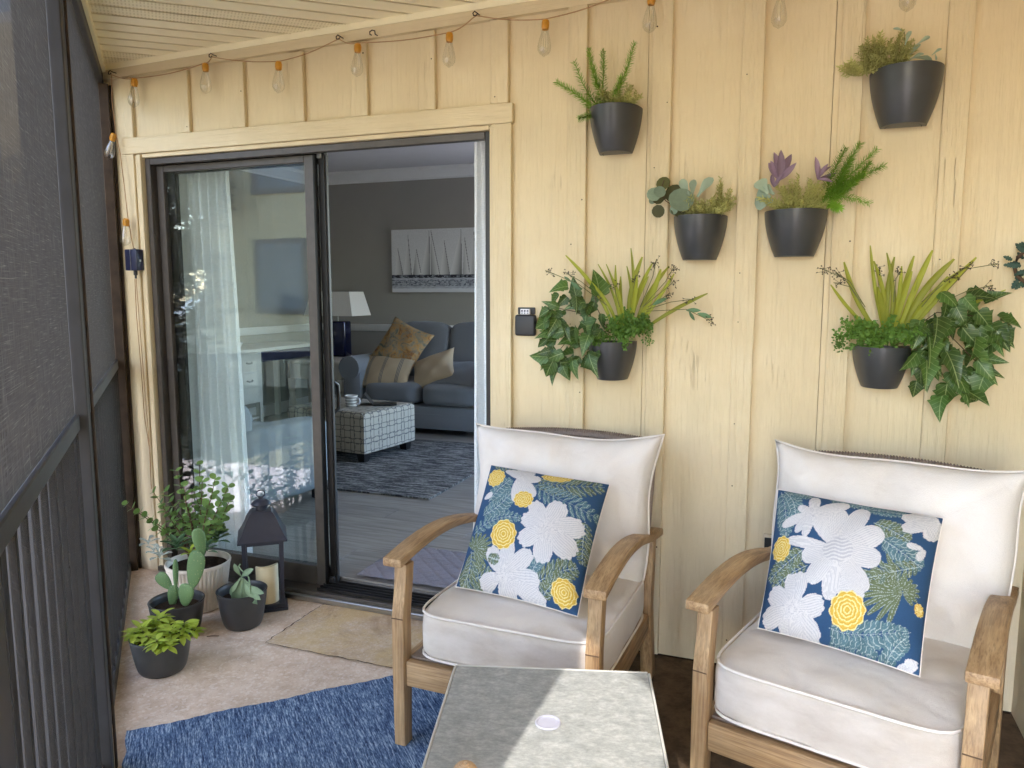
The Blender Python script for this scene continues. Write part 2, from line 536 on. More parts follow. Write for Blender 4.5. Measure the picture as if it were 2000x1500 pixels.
def sheer_mat():
    m, nt, b = newmat('sheer_curtain')
    out = nt.nodes.get('Material Output')
    nt.nodes.remove(b)
    w = noise(nt, coords(nt, (60, 60, 500)), 1.0, 3, .6)
    c = ramp(nt, w, [(.35, (.78, .78, .77)), (.65, (.92, .92, .91))])
    d = N(nt, "ShaderNodeBsdfDiffuse"); nt.links.new(c, d.inputs[0])
    t = N(nt, "ShaderNodeBsdfTranslucent"); nt.links.new(c, t.inputs[0])
    mx = N(nt, "ShaderNodeMixShader"); mx.inputs[0].default_value = .35
    nt.links.new(d.outputs[0], mx.inputs[1]); nt.links.new(t.outputs[0], mx.inputs[2])
    tr = N(nt, "ShaderNodeBsdfTransparent")
    m2 = N(nt, "ShaderNodeMixShader"); m2.inputs[0].default_value = .1
    nt.links.new(mx.outputs[0], m2.inputs[1]); nt.links.new(tr.outputs[0], m2.inputs[2])
    nt.links.new(m2.outputs[0], out.inputs[0])
    return m
M['sheer'] = sheer_mat()

# interior
M['grey_wall'] = simple('grey_wall_paint', rgb(156, 153, 147), .8, .02, 4, .2)
M['white_trim'] = simple('white_trim_paint', rgb(226, 226, 224), .5, .02, 8, .3)
M['ceil_white'] = simple('ceiling_paint', rgb(214, 214, 216), .85, .02, 8, .2)
M['sofa'] = fabric_mat('blue_grey_upholstery', rgb(112, 116, 122), 350, None, .95, .2)
M['linen'] = fabric_mat('oatmeal_linen', rgb(168, 150, 124), 300)
M['navy_ceramic'] = simple('navy_ceramic', rgb(20, 24, 58), .12, .05, 10, .6)
M['shade_cloth'] = simple('lampshade_linen', rgb(212, 208, 202), .85, .04, 120, .2)
M['furn_white'] = simple('white_furniture_paint', rgb(216, 212, 202), .5, .03, 20, .35)
M['black_wood'] = simple('black_wood', rgb(26, 24, 24), .4, .1, 30, .4)
M['chrome'] = simple('brushed_nickel', rgb(170, 168, 164), .3, .05, 50, .5, metal=.9)
M['slip'] = fabric_mat('pale_slipcover', rgb(146, 152, 158), 250)
M['jamb'] = simple('interior_jamb', rgb(120, 116, 112), .6, .04, 12, .3)
M['doormat'] = simple('lavender_grey_mat', rgb(132, 128, 136), .95, .1, 150, .1, bmp=.7, bscale=170)
M['slate'] = simple('tablet_black', rgb(18, 18, 20), .3, .05, 20, .5)
def plank_mat():
    m, nt, b = newmat('grey_vinyl_plank')
    oi = N(nt, "ShaderNodeObjectInfo")
    v = coords(nt, (3.2, 42, 1))
    add = N(nt, "ShaderNodeVectorMath", operation='ADD'); nt.links.new(v, add.inputs[0])
    cx = N(nt, "ShaderNodeCombineXYZ"); nt.links.new(mathn(nt, 'MULTIPLY', oi.outputs['Random'], 40.0), cx.inputs[0]); nt.links.new(mathn(nt, 'MULTIPLY', oi.outputs['Random'], 91.0), cx.inputs[1])
    nt.links.new(cx.outputs[0], add.inputs[1])
    n = noise(nt, add.outputs[0], 1.0, 6, .62, .3)
    c = ramp(nt, n, [(.3, rgb(112, 108, 104)), (.5, rgb(140, 136, 131)), (.7, rgb(164, 160, 155))])
    c = mixc(nt, mathn(nt, 'MULTIPLY', oi.outputs['Random'], .3), c, rgb(108, 106, 106))
    nt.links.new(c, b.inputs['Base Color'])
    b.inputs['Roughness'].default_value = .38
    bump(nt, b, n, .12, .002)
    return m
M['plank'] = plank_mat()
def shag_mat():
    m, nt, b = newmat('distressed_area_rug')
    n = noise(nt, coords(nt, (5, 46, 1)), 1.0, 5, .7, .3)
    n2 = noise(nt, coords(nt, (40, 90, 1)), 1.0, 3, .7)
    f = mathn(nt, 'ADD', mathn(nt, 'MULTIPLY', n, .7), mathn(nt, 'MULTIPLY', n2, .3))
    nt.links.new(ramp(nt, f, [(.45, rgb(44, 44, 46)), (.50, rgb(80, 80, 80)), (.56, rgb(146, 145, 142))]), b.inputs['Base Color'])
    b.inputs['Roughness'].default_value = .95
    bump(nt, b, f, .4, .004)
    return m
M['area_rug'] = shag_mat()

# foliage
def leaf_mat(name, c, var=.35, rough=.5, trans=.25, spec=.35, veins=0.0):
    m, nt, b = newmat(name)
    out = nt.nodes.get('Material Output')
    oi = N(nt, "ShaderNodeObjectInfo")
    n = noise(nt, coords(nt), 6, 4)
    g = noise(nt, coords(nt, which='Generated'), 5, 3)
    f = mathn(nt, 'ADD', mathn(nt, 'MULTIPLY', oi.outputs['Random'], .55), mathn(nt, 'MULTIPLY', mathn(nt, 'ADD', n, g), .28))
    d = tuple(x * (1 - var) for x in c[:3]) + (1,)
    l = tuple(min(1, x * (1 + var)) for x in c[:3]) + (1,)
    col = ramp(nt, f, [(.15, d), (.85, l)])
    if veins:
        sp = N(nt, "ShaderNodeSeparateXYZ"); nt.links.new(coords(nt), sp.inputs[0])
        ax = mathn(nt, 'ABSOLUTE', sp.outputs[0])
        mid = mathn(nt, 'LESS_THAN', ax, .018)
        w = mathn(nt, 'FRACT', mathn(nt, 'MULTIPLY', mathn(nt, 'SUBTRACT', sp.outputs[1], mathn(nt, 'MULTIPLY', ax, .85)), 5.0))
        side = mathn(nt, 'MULTIPLY', mathn(nt, 'LESS_THAN', w, .10), .6)
        col = mixc(nt, mathn(nt, 'MULTIPLY', mathn(nt, 'MAXIMUM', mid, side), veins), col, rgb(176, 190, 130))
        yl = noise(nt, coords(nt), 2.2, 4, .6)
        col = mixc(nt, mathn(nt, 'MULTIPLY', ramp(nt, yl, [(.56, (0, 0, 0)), (.72, (1, 1, 1))]), .35), col, rgb(128, 132, 52))
    nt.links.new(col, b.inputs['Base Color'])
    b.inputs['Roughness'].default_value = rough
    b.inputs['Specular IOR Level'].default_value = spec
    t = N(nt, "ShaderNodeBsdfTranslucent"); nt.links.new(col, t.inputs[0])
    mx = N(nt, "ShaderNodeMixShader"); mx.inputs[0].default_value = trans
    nt.links.new(b.outputs[0], mx.inputs[1]); nt.links.new(t.outputs[0], mx.inputs[2])
    nt.links.new(mx.outputs[0], out.inputs[0])
    return m
M['ivy'] = leaf_mat('ivy_leaf', rgb(64, 90, 36), .5, .40, .16, .4, .5)
M['blade'] = leaf_mat('yellow_green_blade', rgb(146, 150, 46), .3, .5)
M['fern'] = leaf_mat('foxtail_fern', rgb(126, 166, 56), .4, .55)
M['sage'] = leaf_mat('sage_needles', rgb(180, 178, 112), .35, .6)
M['box'] = leaf_mat('boxwood_leaf', rgb(86, 118, 44), .5, .5)
M['euca'] = leaf_mat('eucalyptus_leaf', rgb(124, 140, 118), .4, .55)
M['euca_dk'] = leaf_mat('dark_eucalyptus_leaf', rgb(84, 84, 48), .35, .55)
M['lamb'] = leaf_mat('lambs_ear_leaf', rgb(154, 170, 150), .2, .8, .15, .15)
M['purple'] = leaf_mat('purple_leaf', rgb(150, 126, 144), .3, .6)
M['berry'] = simple('dark_berries', rgb(54, 44, 34), .6, .3, 200, .3)
M['stem'] = simple('green_brown_stem', rgb(104, 104, 62), .6, .2, 40, .3)
M['stem_br'] = simple('brown_stem', rgb(92, 72, 56), .7, .2, 60, .2)
M['jade'] = leaf_mat('elephant_bush_leaf', rgb(116, 146, 80), .4, .4)
M['cactus'] = leaf_mat('prickly_pear_pad', rgb(82, 116, 74), .15, .5, .05)
def cactus_mat():
    m = leaf_mat('prickly_pear_pad', rgb(98, 128, 84), .15, .5, .04)
    nt = m.node_tree; b = nt.nodes.get('Principled BSDF')
    src = b.inputs['Base Color'].links[0].from_socket
    vo = N(nt, "ShaderNodeTexVoronoi"); vo.inputs['Scale'].default_value = 9
    vo.inputs['Randomness'].default_value = .35
    tc = N(nt, "ShaderNodeTexCoord"); mp = N(nt, "ShaderNodeMapping"); mp.inputs['Scale'].default_value = (.7, .05, 1.2)
    nt.links.new(tc.outputs['Generated'], mp.inputs[0]); nt.links.new(mp.outputs[0], vo.inputs['Vector'])
    nt.links.new(mixc(nt, ramp(nt, vo.outputs[0], [(.10, (.7, .7, .7)), (.16, (0, 0, 0))]), src, rgb(168, 172, 120)), b.inputs['Base Color'])
    return m
M['cactus'] = cactus_mat()
M['lime'] = leaf_mat('lime_succulent_leaf', rgb(166, 184, 74), .3, .45)
M['drab'] = leaf_mat('grey_green_leaf', rgb(136, 158, 126), .25, .55)
M['silver'] = leaf_mat('silver_leaf', rgb(190, 198, 190), .15, .6)
M['agave'] = leaf_mat('agave_leaf', rgb(92, 124, 88), .3, .45)
M['coleus'] = leaf_mat('dark_teal_leaf', rgb(58, 82, 70), .4, .6)
M['tree_leaf'] = leaf_mat('tree_foliage', rgb(98, 100, 74), .5, .6, .3)
M['bark'] = simple('tree_bark', rgb(92, 80, 68), .9, .3, 12, .2, bmp=.8, bscale=30)
M['added_mulch'] = simple('added_bark_mulch', rgb(92, 76, 64), .95, .35, 30, .1, bmp=.8, bscale=60)
M['patio'] = simple('pale_bounce_paving', rgb(198, 186, 182), .9, .08, 3, .2, bmp=.3, bscale=40)  # for the paving added to bounce sunlight
M['grass'] = simple('lawn', rgb(118, 114, 88), .9, .35, 9, .1, bmp=.6, bscale=60)
M['window_blue'] = simple('window_pane', rgb(124, 132, 138), .3, .1, 2, .4)
# ============================================================ SETTING
S2 = math.sqrt(.5)
SX = -0.95                                   # where the screen meets the house wall
def sc(s, off=0.0, z=0.0):                   # point along the screen line (off > 0 is inside the porch)
    return Vector((SX + S2 * s + S2 * off, -S2 * s + S2 * off, z))
SROT = rad(-45)
RW = 2.944                                   # side wall of the porch

# outdoor ground
g = MB(); g.box(-60, 60, -70, 40, -.45, -.35)
struct(g.build('lawn_ground', M['grass']))
pv = MB(); pv.box(-2.3, 12, -12, -.2, -.349, -.345); pv.box(-4.6, -2.3005, -3.2, -.2, -.349, -.345); pv.box(3.6, 12, -.199, 9, -.3488, -.3452); pv.box(-3.5, 3.599, 5.2, 12, -.3488, -.3452)
struct(pv.build('bounce_paving', M['patio']))  # pale paving added to bounce sunlight into porch and room
bd = MB(); bd.box(-.6, 2.6, -1.9, -.24, -.3448, -.325, Matrix.Translation((-.95, 0, 0)) @ Matrix.Rotation(rad(-45), 4, 'Z'))
struct(bd.build('added_dark_bed', M['added_mulch']))  # dark bed added to mute bright dapples mirrored in the door glass
# porch slab
slab = MB()
pts = [sc(-.35, -.22), sc(5.75, -.22), Vector((3.2, -4.2, 0)), Vector((3.2, .02, 0)), Vector((-1.1, .02, 0))]
n = len(pts)
slab.add([(q.x, q.y, -.34) for q in pts] + [(q.x, q.y, 0) for q in pts], [tuple(range(n - 1, -1, -1)), tuple(range(n, 2 * n))] + [(i, (i + 1) % n, n + (i + 1) % n, n + i) for i in range(n)])
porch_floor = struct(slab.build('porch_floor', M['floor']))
pad = MB()
pad.grid(lambda u, v: (.258 + u * .80, -.468 + v * .44, .003 + .0015 * math.sin(17 * u + 3) * math.sin(11 * v)), 24, 14)
pd = pad.build('door_pad', M['pad'], porch_floor, smooth=30)
# open joint round the pad
jt = MB(); random.seed(4)
def crack(a, b, w, z=.0052, nseg=26):
    a, b = Vector(a), Vector(b); d = (b - a); nn = Vector((-d.y, d.x)).normalized()
    vs_, fs_ = [], []
    for i in range(nseg + 1):
        c = a + d * (i / nseg) + nn * random.uniform(-.004, .004)
        ww = w * random.uniform(.3, 1.2)
        vs_ += [(c.x + nn.x * ww, c.y + nn.y * ww, z), (c.x - nn.x * ww, c.y - nn.y * ww, z)]
    for i in range(nseg):
        fs_.append((2 * i, 2 * i + 1, 2 * i + 3, 2 * i + 2))
    jt.add(vs_, fs_)
crack((.258, -.468), (.256, -.03), .0024)
crack((.258, -.468), (1.05, -.468), .002)
crack((.26, -.058), (.62, -.052), .002)
jt.build('pad_joint', M['soil'], porch_floor)

# ------------------------------------------------------------ house wall
CZ0, CZ1 = 2.468, 2.535                       # soffit height at the two ends of the wall
def cz(x): return CZ0 + (x - SX) * .0185
wall = thing('house_wall', 'cream board and batten house wall holding the sliding door', 'wall')
DX0, DX1, DZ1 = -.712, 1.056, 2.035           # door frame opening
def wpanel(x0, x1, z0, z1, mat='siding'):
    m = MB(); m.box(x0, x1, 0, .10, z0, z1); return m.build('siding_panel', M[mat], wall)
wpanel(-3.45, -1.252, .003, 2.75)
wpanel(-1.25, DX0 - .02, .0, 2.75)
wpanel(DX1 + .02, 1.672, .006, 2.75)
wpanel(1.674, 2.292, .004, 2.75)
wpanel(2.294, RW + .3, .007, 2.75)
wpanel(DX0 - .02, DX1 + .02, DZ1 + .01, 2.75)
# battens
random.seed(2)
def batten(x1, z0, z1, w=.075, t=.021):
    m = MB(); m.box(x1 - w, x1, -t, -.0005, z0, z1); return m.build('batten', M['batten'], wall, bevel=.0025, segs=1)
batten(-.752, 2.131, 2.404, .07)
for i in range(1, 7):
    x = -.724 + .3106 * i
    batten(x, 2.131, 2.404 + .012 * (i - 1) * .6)
for i in range(7, 12):
    x = -.724 + .3106 * i
    batten(x, .01, 2.405 + .0065 * i, .074 if i % 2 else .071)
# the corner board and frieze
m = MB(); m.box(-1.2, -.90, -.012, -.0005, .01, 2.40); m.build('corner_board', M['batten'], wall, bevel=.002, segs=1)
m = MB()
m.add([(-1.1, -.024, 2.405), (3.2, -.024, 2.478), (3.2, -.024, 2.62), (-1.1, -.024, 2.62), (-1.1, -.0005, 2.405), (3.2, -.0005, 2.478), (3.2, -.0005, 2.62), (-1.1, -.0005, 2.62)],
      [(0, 1, 2, 3), (7, 6, 5, 4), (0, 4, 5, 1), (1, 5, 6, 2), (3, 2, 6, 7), (0, 3, 7, 4)])
m.build('frieze_board', M['trim_h'], wall)
# door casings
m = MB(); m.box(-.822, 1.158, -.024, -.0005, 2.056, 2.130); m.build('head_casing', M['trim_h'], wall, bevel=.002, segs=1)
m = MB(); m.box(-.816, -.757, -.022, -.0005, .02, 2.0545); m.build('side_casing', M['batten'], wall, bevel=.002, segs=1)
m = MB(); m.box(1.070, 1.152, -.022, -.0005, .02, 2.0545); m.build('side_casing', M['batten'], wall, bevel=.002, segs=1)
for (a, b_, y0) in ((-.7555, -.738, -.014), (-.7365, DX0 - .0015, -.026)):
    m = MB(); m.box(a, b_, y0, .02, .02, 2.050); m.build('jamb_moulding', M['batten'], wall, bevel=.002, segs=1)
m = MB(); m.box(1.0575, 1.0685, -.012, .03, .02, 2.050); m.build('jamb_moulding', M['batten'], wall, bevel=.002, segs=1)
m = MB(); m.box(DX0, DX1, -.014, .02, 2.0365, 2.0545); m.build('head_moulding', M['trim_h'], wall, bevel=.002, segs=1)
# nail heads
m = MB(); random.seed(12)
for i in range(0, 12):
    for k in range(9):
        x, z = -.724 + .3106 * i - random.choice((.014, .055)), .12 + .28 * k + random.uniform(-.08, .08)
        if i < 7 and z < 2.15: continue
        if random.random() < .45: continue
        m.tube([(x, -.0205, z), (x, -.0222, z)], random.uniform(.0018, .0032), 7)
stuff(m.build('nail_heads', M['rust'], wall))
# ragged dark bottom edge
m = MB(); m.box(1.16, 2.94, -.004, .03, .0, .0055); m.build('bottom_gap', M['soil'], wall)

# side wall of the porch
sw = thing('side_wall', 'plain cream porch wall closing the right end beside the second armchair', 'wall')
m = MB(); m.box(RW, RW + .12, -4.2, -.0015, .004, 2.75); m.build('siding_panel', M['siding'], sw)

# ------------------------------------------------------------ soffit ceiling
ceil = MB()
cp_ = [sc(-.45, -.12), sc(5.85, -.12), Vector((3.3, -3.9, 0)), Vector((3.3, .3, 0)), Vector((-1.3, .3, 0))]
ceil.add([(q.x, q.y, 2.70) for q in cp_] + [(q.x, q.y, 2.76) for q in cp_], [tuple(range(4, -1, -1)), tuple(range(5, 10))] + [(i, (i + 1) % 5, 5 + (i + 1) % 5, 5 + i) for i in range(5)])
ceiling = struct(ceil.build('porch_ceiling', M['soffit']))
# strips run square to the screen; local X along the strip, local Y along the screen
def soffit_strip(i, vent):
    s0 = -.62 + i * .1016
    m = MB()
    L = 4.6
    prof = [(.0065, .003), (.0075, .0), (.0941, .0), (.0951, .003)]
    vs_, fs_ = [], []
    for k, (yy, zz) in enumerate(prof):
        vs_ += [(0, yy, zz), (L, yy, zz)]
    for k in range(3):
        fs_.append((2 * k, 2 * k + 1, 2 * k + 3, 2 * k + 2))
    m.add(vs_, fs_)
    # local axes: X goes inward (+45 deg), Y goes along the screen
    o = link('soffit_panel', m.mesh('soffit_panel', M['soffit_vent'] if vent else M['soffit']), ceiling)
    base = sc(s0, -.10)
    slope = math.atan(.0185 / S2)
    # local X inward along +(1,1), local Y along the screen d = (1,-1)
    X = Vector((S2 * math.cos(slope), S2 * math.cos(slope), math.sin(slope)))
    Y = Vector((S2, -S2, 0)); Z = X.cross(Y)
    mt = Matrix((X, Y, Z)).transposed().to_4x4()
    z0 = cz(base.x) - (0)
    # height follows only the inward distance: recompute at the wall contact
    zz = CZ0 + (-.10) * math.tan(slope) + .004
    mt.translation = (base.x, base.y, zz)
    o.matrix_basis = mt
for i in range(62):
    soffit_strip(i, (i % 7) in (0, 1))
m = MB(); m.box(-.4, 5.85, -.135, -.115, 2.42, 2.76, Matrix.Translation(sc(0, 0, 0)) @ Matrix.Rotation(SROT, 4, 'Z')); m.build('added_fascia', M['frame_paint'], ceiling)  # added at the roof edge to stop light leaking between the strips
# J-channel trims
m = MB()
m.add([(-1.0, -.03, cz(-1.0) - .022), (3.2, -.03, cz(3.2) - .022), (3.2, -.03, cz(3.2) + .004), (-1.0, -.03, cz(-1.0) + .004), (-1.0, -.0245, cz(-1.0) - .022), (3.2, -.0245, cz(3.2) - .022), (3.2, -.0245, cz(3.2) + .01), (-1.0, -.0245, cz(-1.0) + .01)],
      [(0, 1, 2, 3), (7, 6, 5, 4), (0, 4, 5, 1), (1, 5, 6, 2), (3, 2, 6, 7), (0, 3, 7, 4)])
m.build('wall_channel', M['soffit'], ceiling)
m = MB()
a, b_ = sc(-.1, -.005), sc(5.7, -.005)
mm = Matrix.Translation(sc(0, 0, 0)) @ Matrix.Rotation(SROT, 4, 'Z')
m.box(-.05, 5.7, -.045, .022, 2.440, 2.474, mm); m.build('edge_channel', M['soffit'], ceiling, bevel=.004, segs=2)

# ------------------------------------------------------------ screen wall (local X along the line, local Y inside)
scw = thing('screen_wall', 'dark porch screen with posts, rail and lower balusters along the left', 'screen', tuple(sc(0)), SROT)
def sbox(name, x0, x1, y0, y1, z0, z1, mat='frame_paint', bev=.003):
    m = MB(); m.box(x0, x1, y0, y1, z0, z1); return m.build(name, M[mat], scw, bevel=bev, segs=1)
sbox('top_beam', .0, 5.7, -.09, .008, 2.385, 2.4385, 'frame_paint')
posts = [(-.02, .075), (1.83, 1.90), (3.12, 3.725), (4.26, 4.36), (5.42, 5.52)]  # third post widened out of view to block the sun
for i, (a, b_) in enumerate(posts):
    sbox('post', a, b_, -.09, (.030, .020, .020)[min(i, 2)], .0, 2.384, 'frame_rust' if i in (0,) else 'frame_paint')
sbox('corner_strip', .006, .05, .031, .046, .0, 2.384, 'frame_rust')
sbox('post_strip', 1.832, 1.85, .0225, .030, .0, 2.384, 'frame_rust')
bays = [(.077, 1.828), (1.902, 3.118), (3.727, 4.258), (4.362, 5.418)]
for i, (a, b_) in enumerate(bays):
    if i >= 3:
        continue
    sbox('rail', a, b_, -.055, -.001, 1.035, 1.078)
    sbox('bottom_rail', a, b_, -.055, -.001, .0, .055)
    m = MB(); nr = int((b_ - a) / .118 * 8)
    m.grid(lambda u, v: (a + (b_ - a) * u, -.014 + .011 * math.sin(2 * math.pi * (b_ - a) * u / .118), .056 + .978 * v), nr, 1)
    m.build('ribbed_panel', M['rib_mesh'], scw, smooth=80)
    m = MB(); m.box(a, b_, -.0125, -.012, 1.079, 2.384); m.build('screen_panel', M['mesh'], scw)
    k = a + .07
    while k < b_ - .04:
        m = MB(); m.box(k - .022, k + .022, -.075, -.057, .02, 1.05)
        m.build('baluster', M['frame_paint'], scw)
        k += .118
# ------------------------------------------------------------ room behind the door
IF = .07                                        # finished floor of the room
IY1, IX0, IX1, IZ = 4.80, -3.15, 3.4, 2.75
room_floor = MB(); room_floor.box(IX0 - .1, IX1, .105, IY1 + .1, -.2, IF - .012)
rf = struct(room_floor.build('room_floor', M['plank']))
pm = MB(); pm.box(0, 1.216, 0, .1785, -.01, 0); pme = pm.mesh('plank', M['plank'], bevel=.0012, segs=1)
random.seed(9)
row = 0
y = .108
while y < 4.6:
    x = -3.1 - random.uniform(0, 1.2)
    while x < 1.9:
        if -2.3 < x + 1.2 and x > -2.6:
            link('plank', pme, rf, Matrix.Translation((x, y, IF)))
        x += 1.218
    y += .180
def iw(name, x0, x1, y0, y1, z0, z1, mat='grey_wall'):
    m = MB(); m.box(x0, x1, y0, y1, z0, z1); return m.build(name, M[mat])
bwm = MB()                                      # opening added out of view to bring daylight into the room
bwm.box(IX0 - .1, .6, IY1, IY1 + .1, -.2, IZ + .2); bwm.box(3.1, IX1 + .1, IY1, IY1 + .1, -.2, IZ + .2)
bwm.box(.6005, 3.0995, IY1, IY1 + .1, -.2, .75); bwm.box(.6005, 3.0995, IY1, IY1 + .1, 2.3, IZ + .2)
bw = struct(bwm.build('room_back_wall', M['grey_wall']))
lw = struct(iw('room_left_wall', IX0 - .1, IX0, .105, IY1 - .001, -.2, IZ + .2))
rwm = MB()                                      # right wall with a wide opening added out of view to brighten the room
rwm.box(IX1, IX1 + .1, .105, 1.5, -.2, IZ + .2); rwm.box(IX1, IX1 + .1, 4.3, IY1 - .001, -.2, IZ + .2)
rwm.box(IX1, IX1 + .1, 1.501, 4.299, -.2, .7); rwm.box(IX1, IX1 + .1, 1.501, 4.299, 2.3, IZ + .2)
rw_ = struct(rwm.build('room_right_wall', M['grey_wall']))
fw1 = MB()
fw1.box(IX0, DX0 - .03, .102, .14, IF, IZ); fw1.box(DX1 + .03, IX1, .102, .14, IF, IZ); fw1.box(DX0 - .0295, DX1 + .0295, .102, .14, DZ1 + .01, IZ)
struct(fw1.build('room_front_wall', M['grey_wall']))
struct(iw('room_ceiling', IX0 - .1, IX1 + .1, .101, IY1 + .1, IZ, IZ + .1, 'ceil_white'))
# crown moulding and chair rail, mitred profile runs
def crown(parent, p0, p1, inward):
    prof = [(.0, -.125), (.012, -.125), (.016, -.105), (.035, -.085), (.065, -.045), (.085, -.03), (.09, -.012), (.1, -.010), (.1, 0), (0, 0)]
    m = MB(); vs_ = []
    for q in (p0, p1):
        for (a, z) in prof:
            vs_.append((q[0] + inward[0] * a, q[1] + inward[1] * a, IZ + z - .001))
    k = len(prof)
    m.add(vs_, [(i, (i + 1) % k, k + (i + 1) % k, k + i) for i in range(k)])
    m.build('crown_moulding', M['white_trim'], parent, smooth=25)
crown(bw, (IX0 + .002, IY1 - .002), (IX1, IY1 - .002), (0, -1))
crown(lw, (IX0 + .002, .15), (IX0 + .002, IY1 - .002), (1, 0))
def crail(parent, x0, x1, y0, y1):
    m = MB(); m.box(x0, x1, y0, y1, .955, 1.035); m.build('chair_rail', M['white_trim'], parent, bevel=.008, segs=2)
crail(bw, IX0 + .03, IX1, IY1 - .028, IY1 - .001)
crail(lw, IX0 + .001, IX0 + .028, .16, IY1 - .001)
m = MB(); m.box(IX0 + .02, IX1, IY1 - .016, IY1 - .001, IF, IF + .12); m.build('baseboard', M['white_trim'], bw)
m = MB(); m.box(IX0 + .001, IX0 + .016, .16, IY1 - .02, IF, IF + .12); m.build('baseboard', M['white_trim'], lw)

# ------------------------------------------------------------ sliding glass door
door = thing('sliding_door', 'bronze framed sliding glass door pushed open to the left', 'sliding door')
def dbox(name, x0, x1, y0, y1, z0, z1, mat='bronze', bev=.002):
    m = MB(); m.box(x0, x1, y0, y1, z0, z1); return m.build(name, M[mat], door, bevel=bev, segs=1)
dbox('frame_jamb', DX0, DX0 + .03, .0, .10, .046, DZ1)
dbox('frame_jamb', DX1 - .022, DX1 - .001, .0, .10, .046, DZ1, 'bronze_dark')
dbox('frame_head', DX0 + .031, DX1 - .023, .0, .032, DZ1 - .030, DZ1 - .001)
dbox('frame_head', DX0 + .031, DX1 - .023, .034, .10, DZ1 - .016, DZ1 - .001, 'bronze_dark')
dbox('threshold', DX0 - .02, DX1 + .005, -.045, .104, .022, .046, 'bronze')
for yy in (-.028, -.004, .022, .05, .078):
    dbox('track', .20, DX1 - .024, yy, yy + .006, .0465, .062, 'bronze_dark', .001)
dbox('sill_strip', DX0, 1.04, -.062, -.0455, .004, .03, 'chrome', .003)
# fixed panel
fp = dbox('fixed_panel', .158, .206, .036, .062, .0465, DZ1 - .032)        # meeting stile
def sub(parent, name, x0, x1, y0, y1, z0, z1, mat='bronze', bev=.002):
    m = MB(); m.box(x0, x1, y0, y1, z0, z1); return m.build(name, M[mat], parent, bevel=bev, segs=1)
sub(fp, 'stile', DX0 + .031, DX0 + .072, .036, .062, .0465, DZ1 - .032)
sub(fp, 'bottom_rail', DX0 + .073, .157, .036, .062, .0465, .135)
sub(fp, 'top_rail', DX0 + .073, .157, .036, .062, DZ1 - .062, DZ1 - .032)
sub(fp, 'glass', DX0 + .073, .157, .0475, .0505, .136, DZ1 - .063, 'glass', 0)
sub(fp, 'weather_strip', .2065, .2105, .030, .062, .0465, DZ1 - .033, 'bronze_dark', .001)
# sliding panel behind it
sp = dbox('sliding_panel', .211, .243, .066, .094, .050, DZ1 - .018, 'bronze_dark')
sub(sp, 'stile', -.66, -.60, .066, .094, .050, DZ1 - .018, 'bronze_dark')
sub(sp, 'bottom_rail', -.599, .2105, .066, .094, .050, .128, 'bronze_dark')
sub(sp, 'top_rail', -.599, .2105, .066, .094, DZ1 - .066, DZ1 - .018, 'bronze_dark')
sub(sp, 'glass', -.599, .2105, .0785, .0815, .129, DZ1 - .067, 'glass', 0)
sub(sp, 'edge_gasket', .2435, .2475, .072, .088, .06, DZ1 - .03, 'black_plastic', .001)
hm = MB(); hm.tube([(.238, .096, .86), (.245, .118, .875), (.245, .122, .93), (.245, .118, .985), (.238, .096, 1.0)], .009, 8); hm.build('handle', M['bronze_dark'], sp, smooth=40)
sub(sp, 'roller_guide', .212, .24, .05, .0655, .050, .085, 'black_plastic', .003)
sub(sp, 'top_latch', .213, .233, .052, .0655, DZ1 - .045, DZ1 - .024, 'chrome', .002)
# ============================================================ ROOM FURNITURE (seen through the door)
def rbox(w, d, h, r=.03, n=3):
    """rounded box mesh builder centred on x, y, from z = 0"""
    m = MB(); m.box(-w / 2, w / 2, -d / 2, d / 2, 0, h); return m
def superbox(w, d, h, k=7, n=14, puff=0.0, wr=0.0, seed=0, kz=None):
    """soft cushion: superellipsoid box with a puffed top and bottom, centred"""
    rnd = random.Random(seed)
    ph = [rnd.uniform(0, 6.28) for _ in range(8)]
    m = MB(); idx = {}
    def P(x, y, z):
        key = (round(x, 4), round(y, 4), round(z, 4))
        if key in idx: return idx[key]
        L = (abs(x) ** k + abs(y) ** k + abs(z) ** k) ** (1 / k)
        a, b_, c = x / L, y / L, z / L
        ex = max(0, 1 - a * a) * max(0, 1 - b_ * b_)
        zz = c * (1 + puff * ex)
        q = Vector((a * w / 2, b_ * d / 2, zz * h / 2))
        if wr:
            f = wr * (math.sin(9 * a + 4 * b_ + ph[0]) * math.sin(7 * b_ - 3 * a + ph[1]) + .6 * math.sin(15 * a - 11 * b_ + 6 * c + ph[2]) * math.sin(5 * a + ph[3]))
            q += Vector((a, b_, c)).normalized() * f
        idx[key] = len(m.v); m.v.append(tuple(q)); return idx[key]
    t = [-1 + 2 * i / n for i in range(n + 1)]
    for i in range(n):
        for j in range(n):
            a0, a1, b0, b1 = t[i], t[i + 1], t[j], t[j + 1]
            for s in (-1, 1):
                q = [(a0, b0), (a1, b0), (a1, b1), (a0, b1)]
                if s < 0: q = q[::-1]
                m.f.append(tuple(P(a, b_, s) for a, b_ in q))
                m.f.append(tuple(P(s, a, b_) for a, b_ in q))
                m.f.append(tuple(P(b_, s, a) for a, b_ in q))
    return m
def se_loop(w, d, z, k=7, n=72, puff=0):
    out = []
    for i in range(n):
        a = 2 * math.pi * i / n
        c, s = math.cos(a), math.sin(a)
        L = (abs(c) ** k + abs(s) ** k) ** (1 / k)
        out.append((c / L * w / 2, s / L * d / 2, z))
    return out
def placed(m, mat):
    m.v = [tuple(mat @ Vector(a)) for a in m.v]; return m
def T(x, y, z): return Matrix.Translation((x, y, z))
def RX(a): return Matrix.Rotation(rad(a), 4, 'X')
def RY(a): return Matrix.Rotation(rad(a), 4, 'Y')
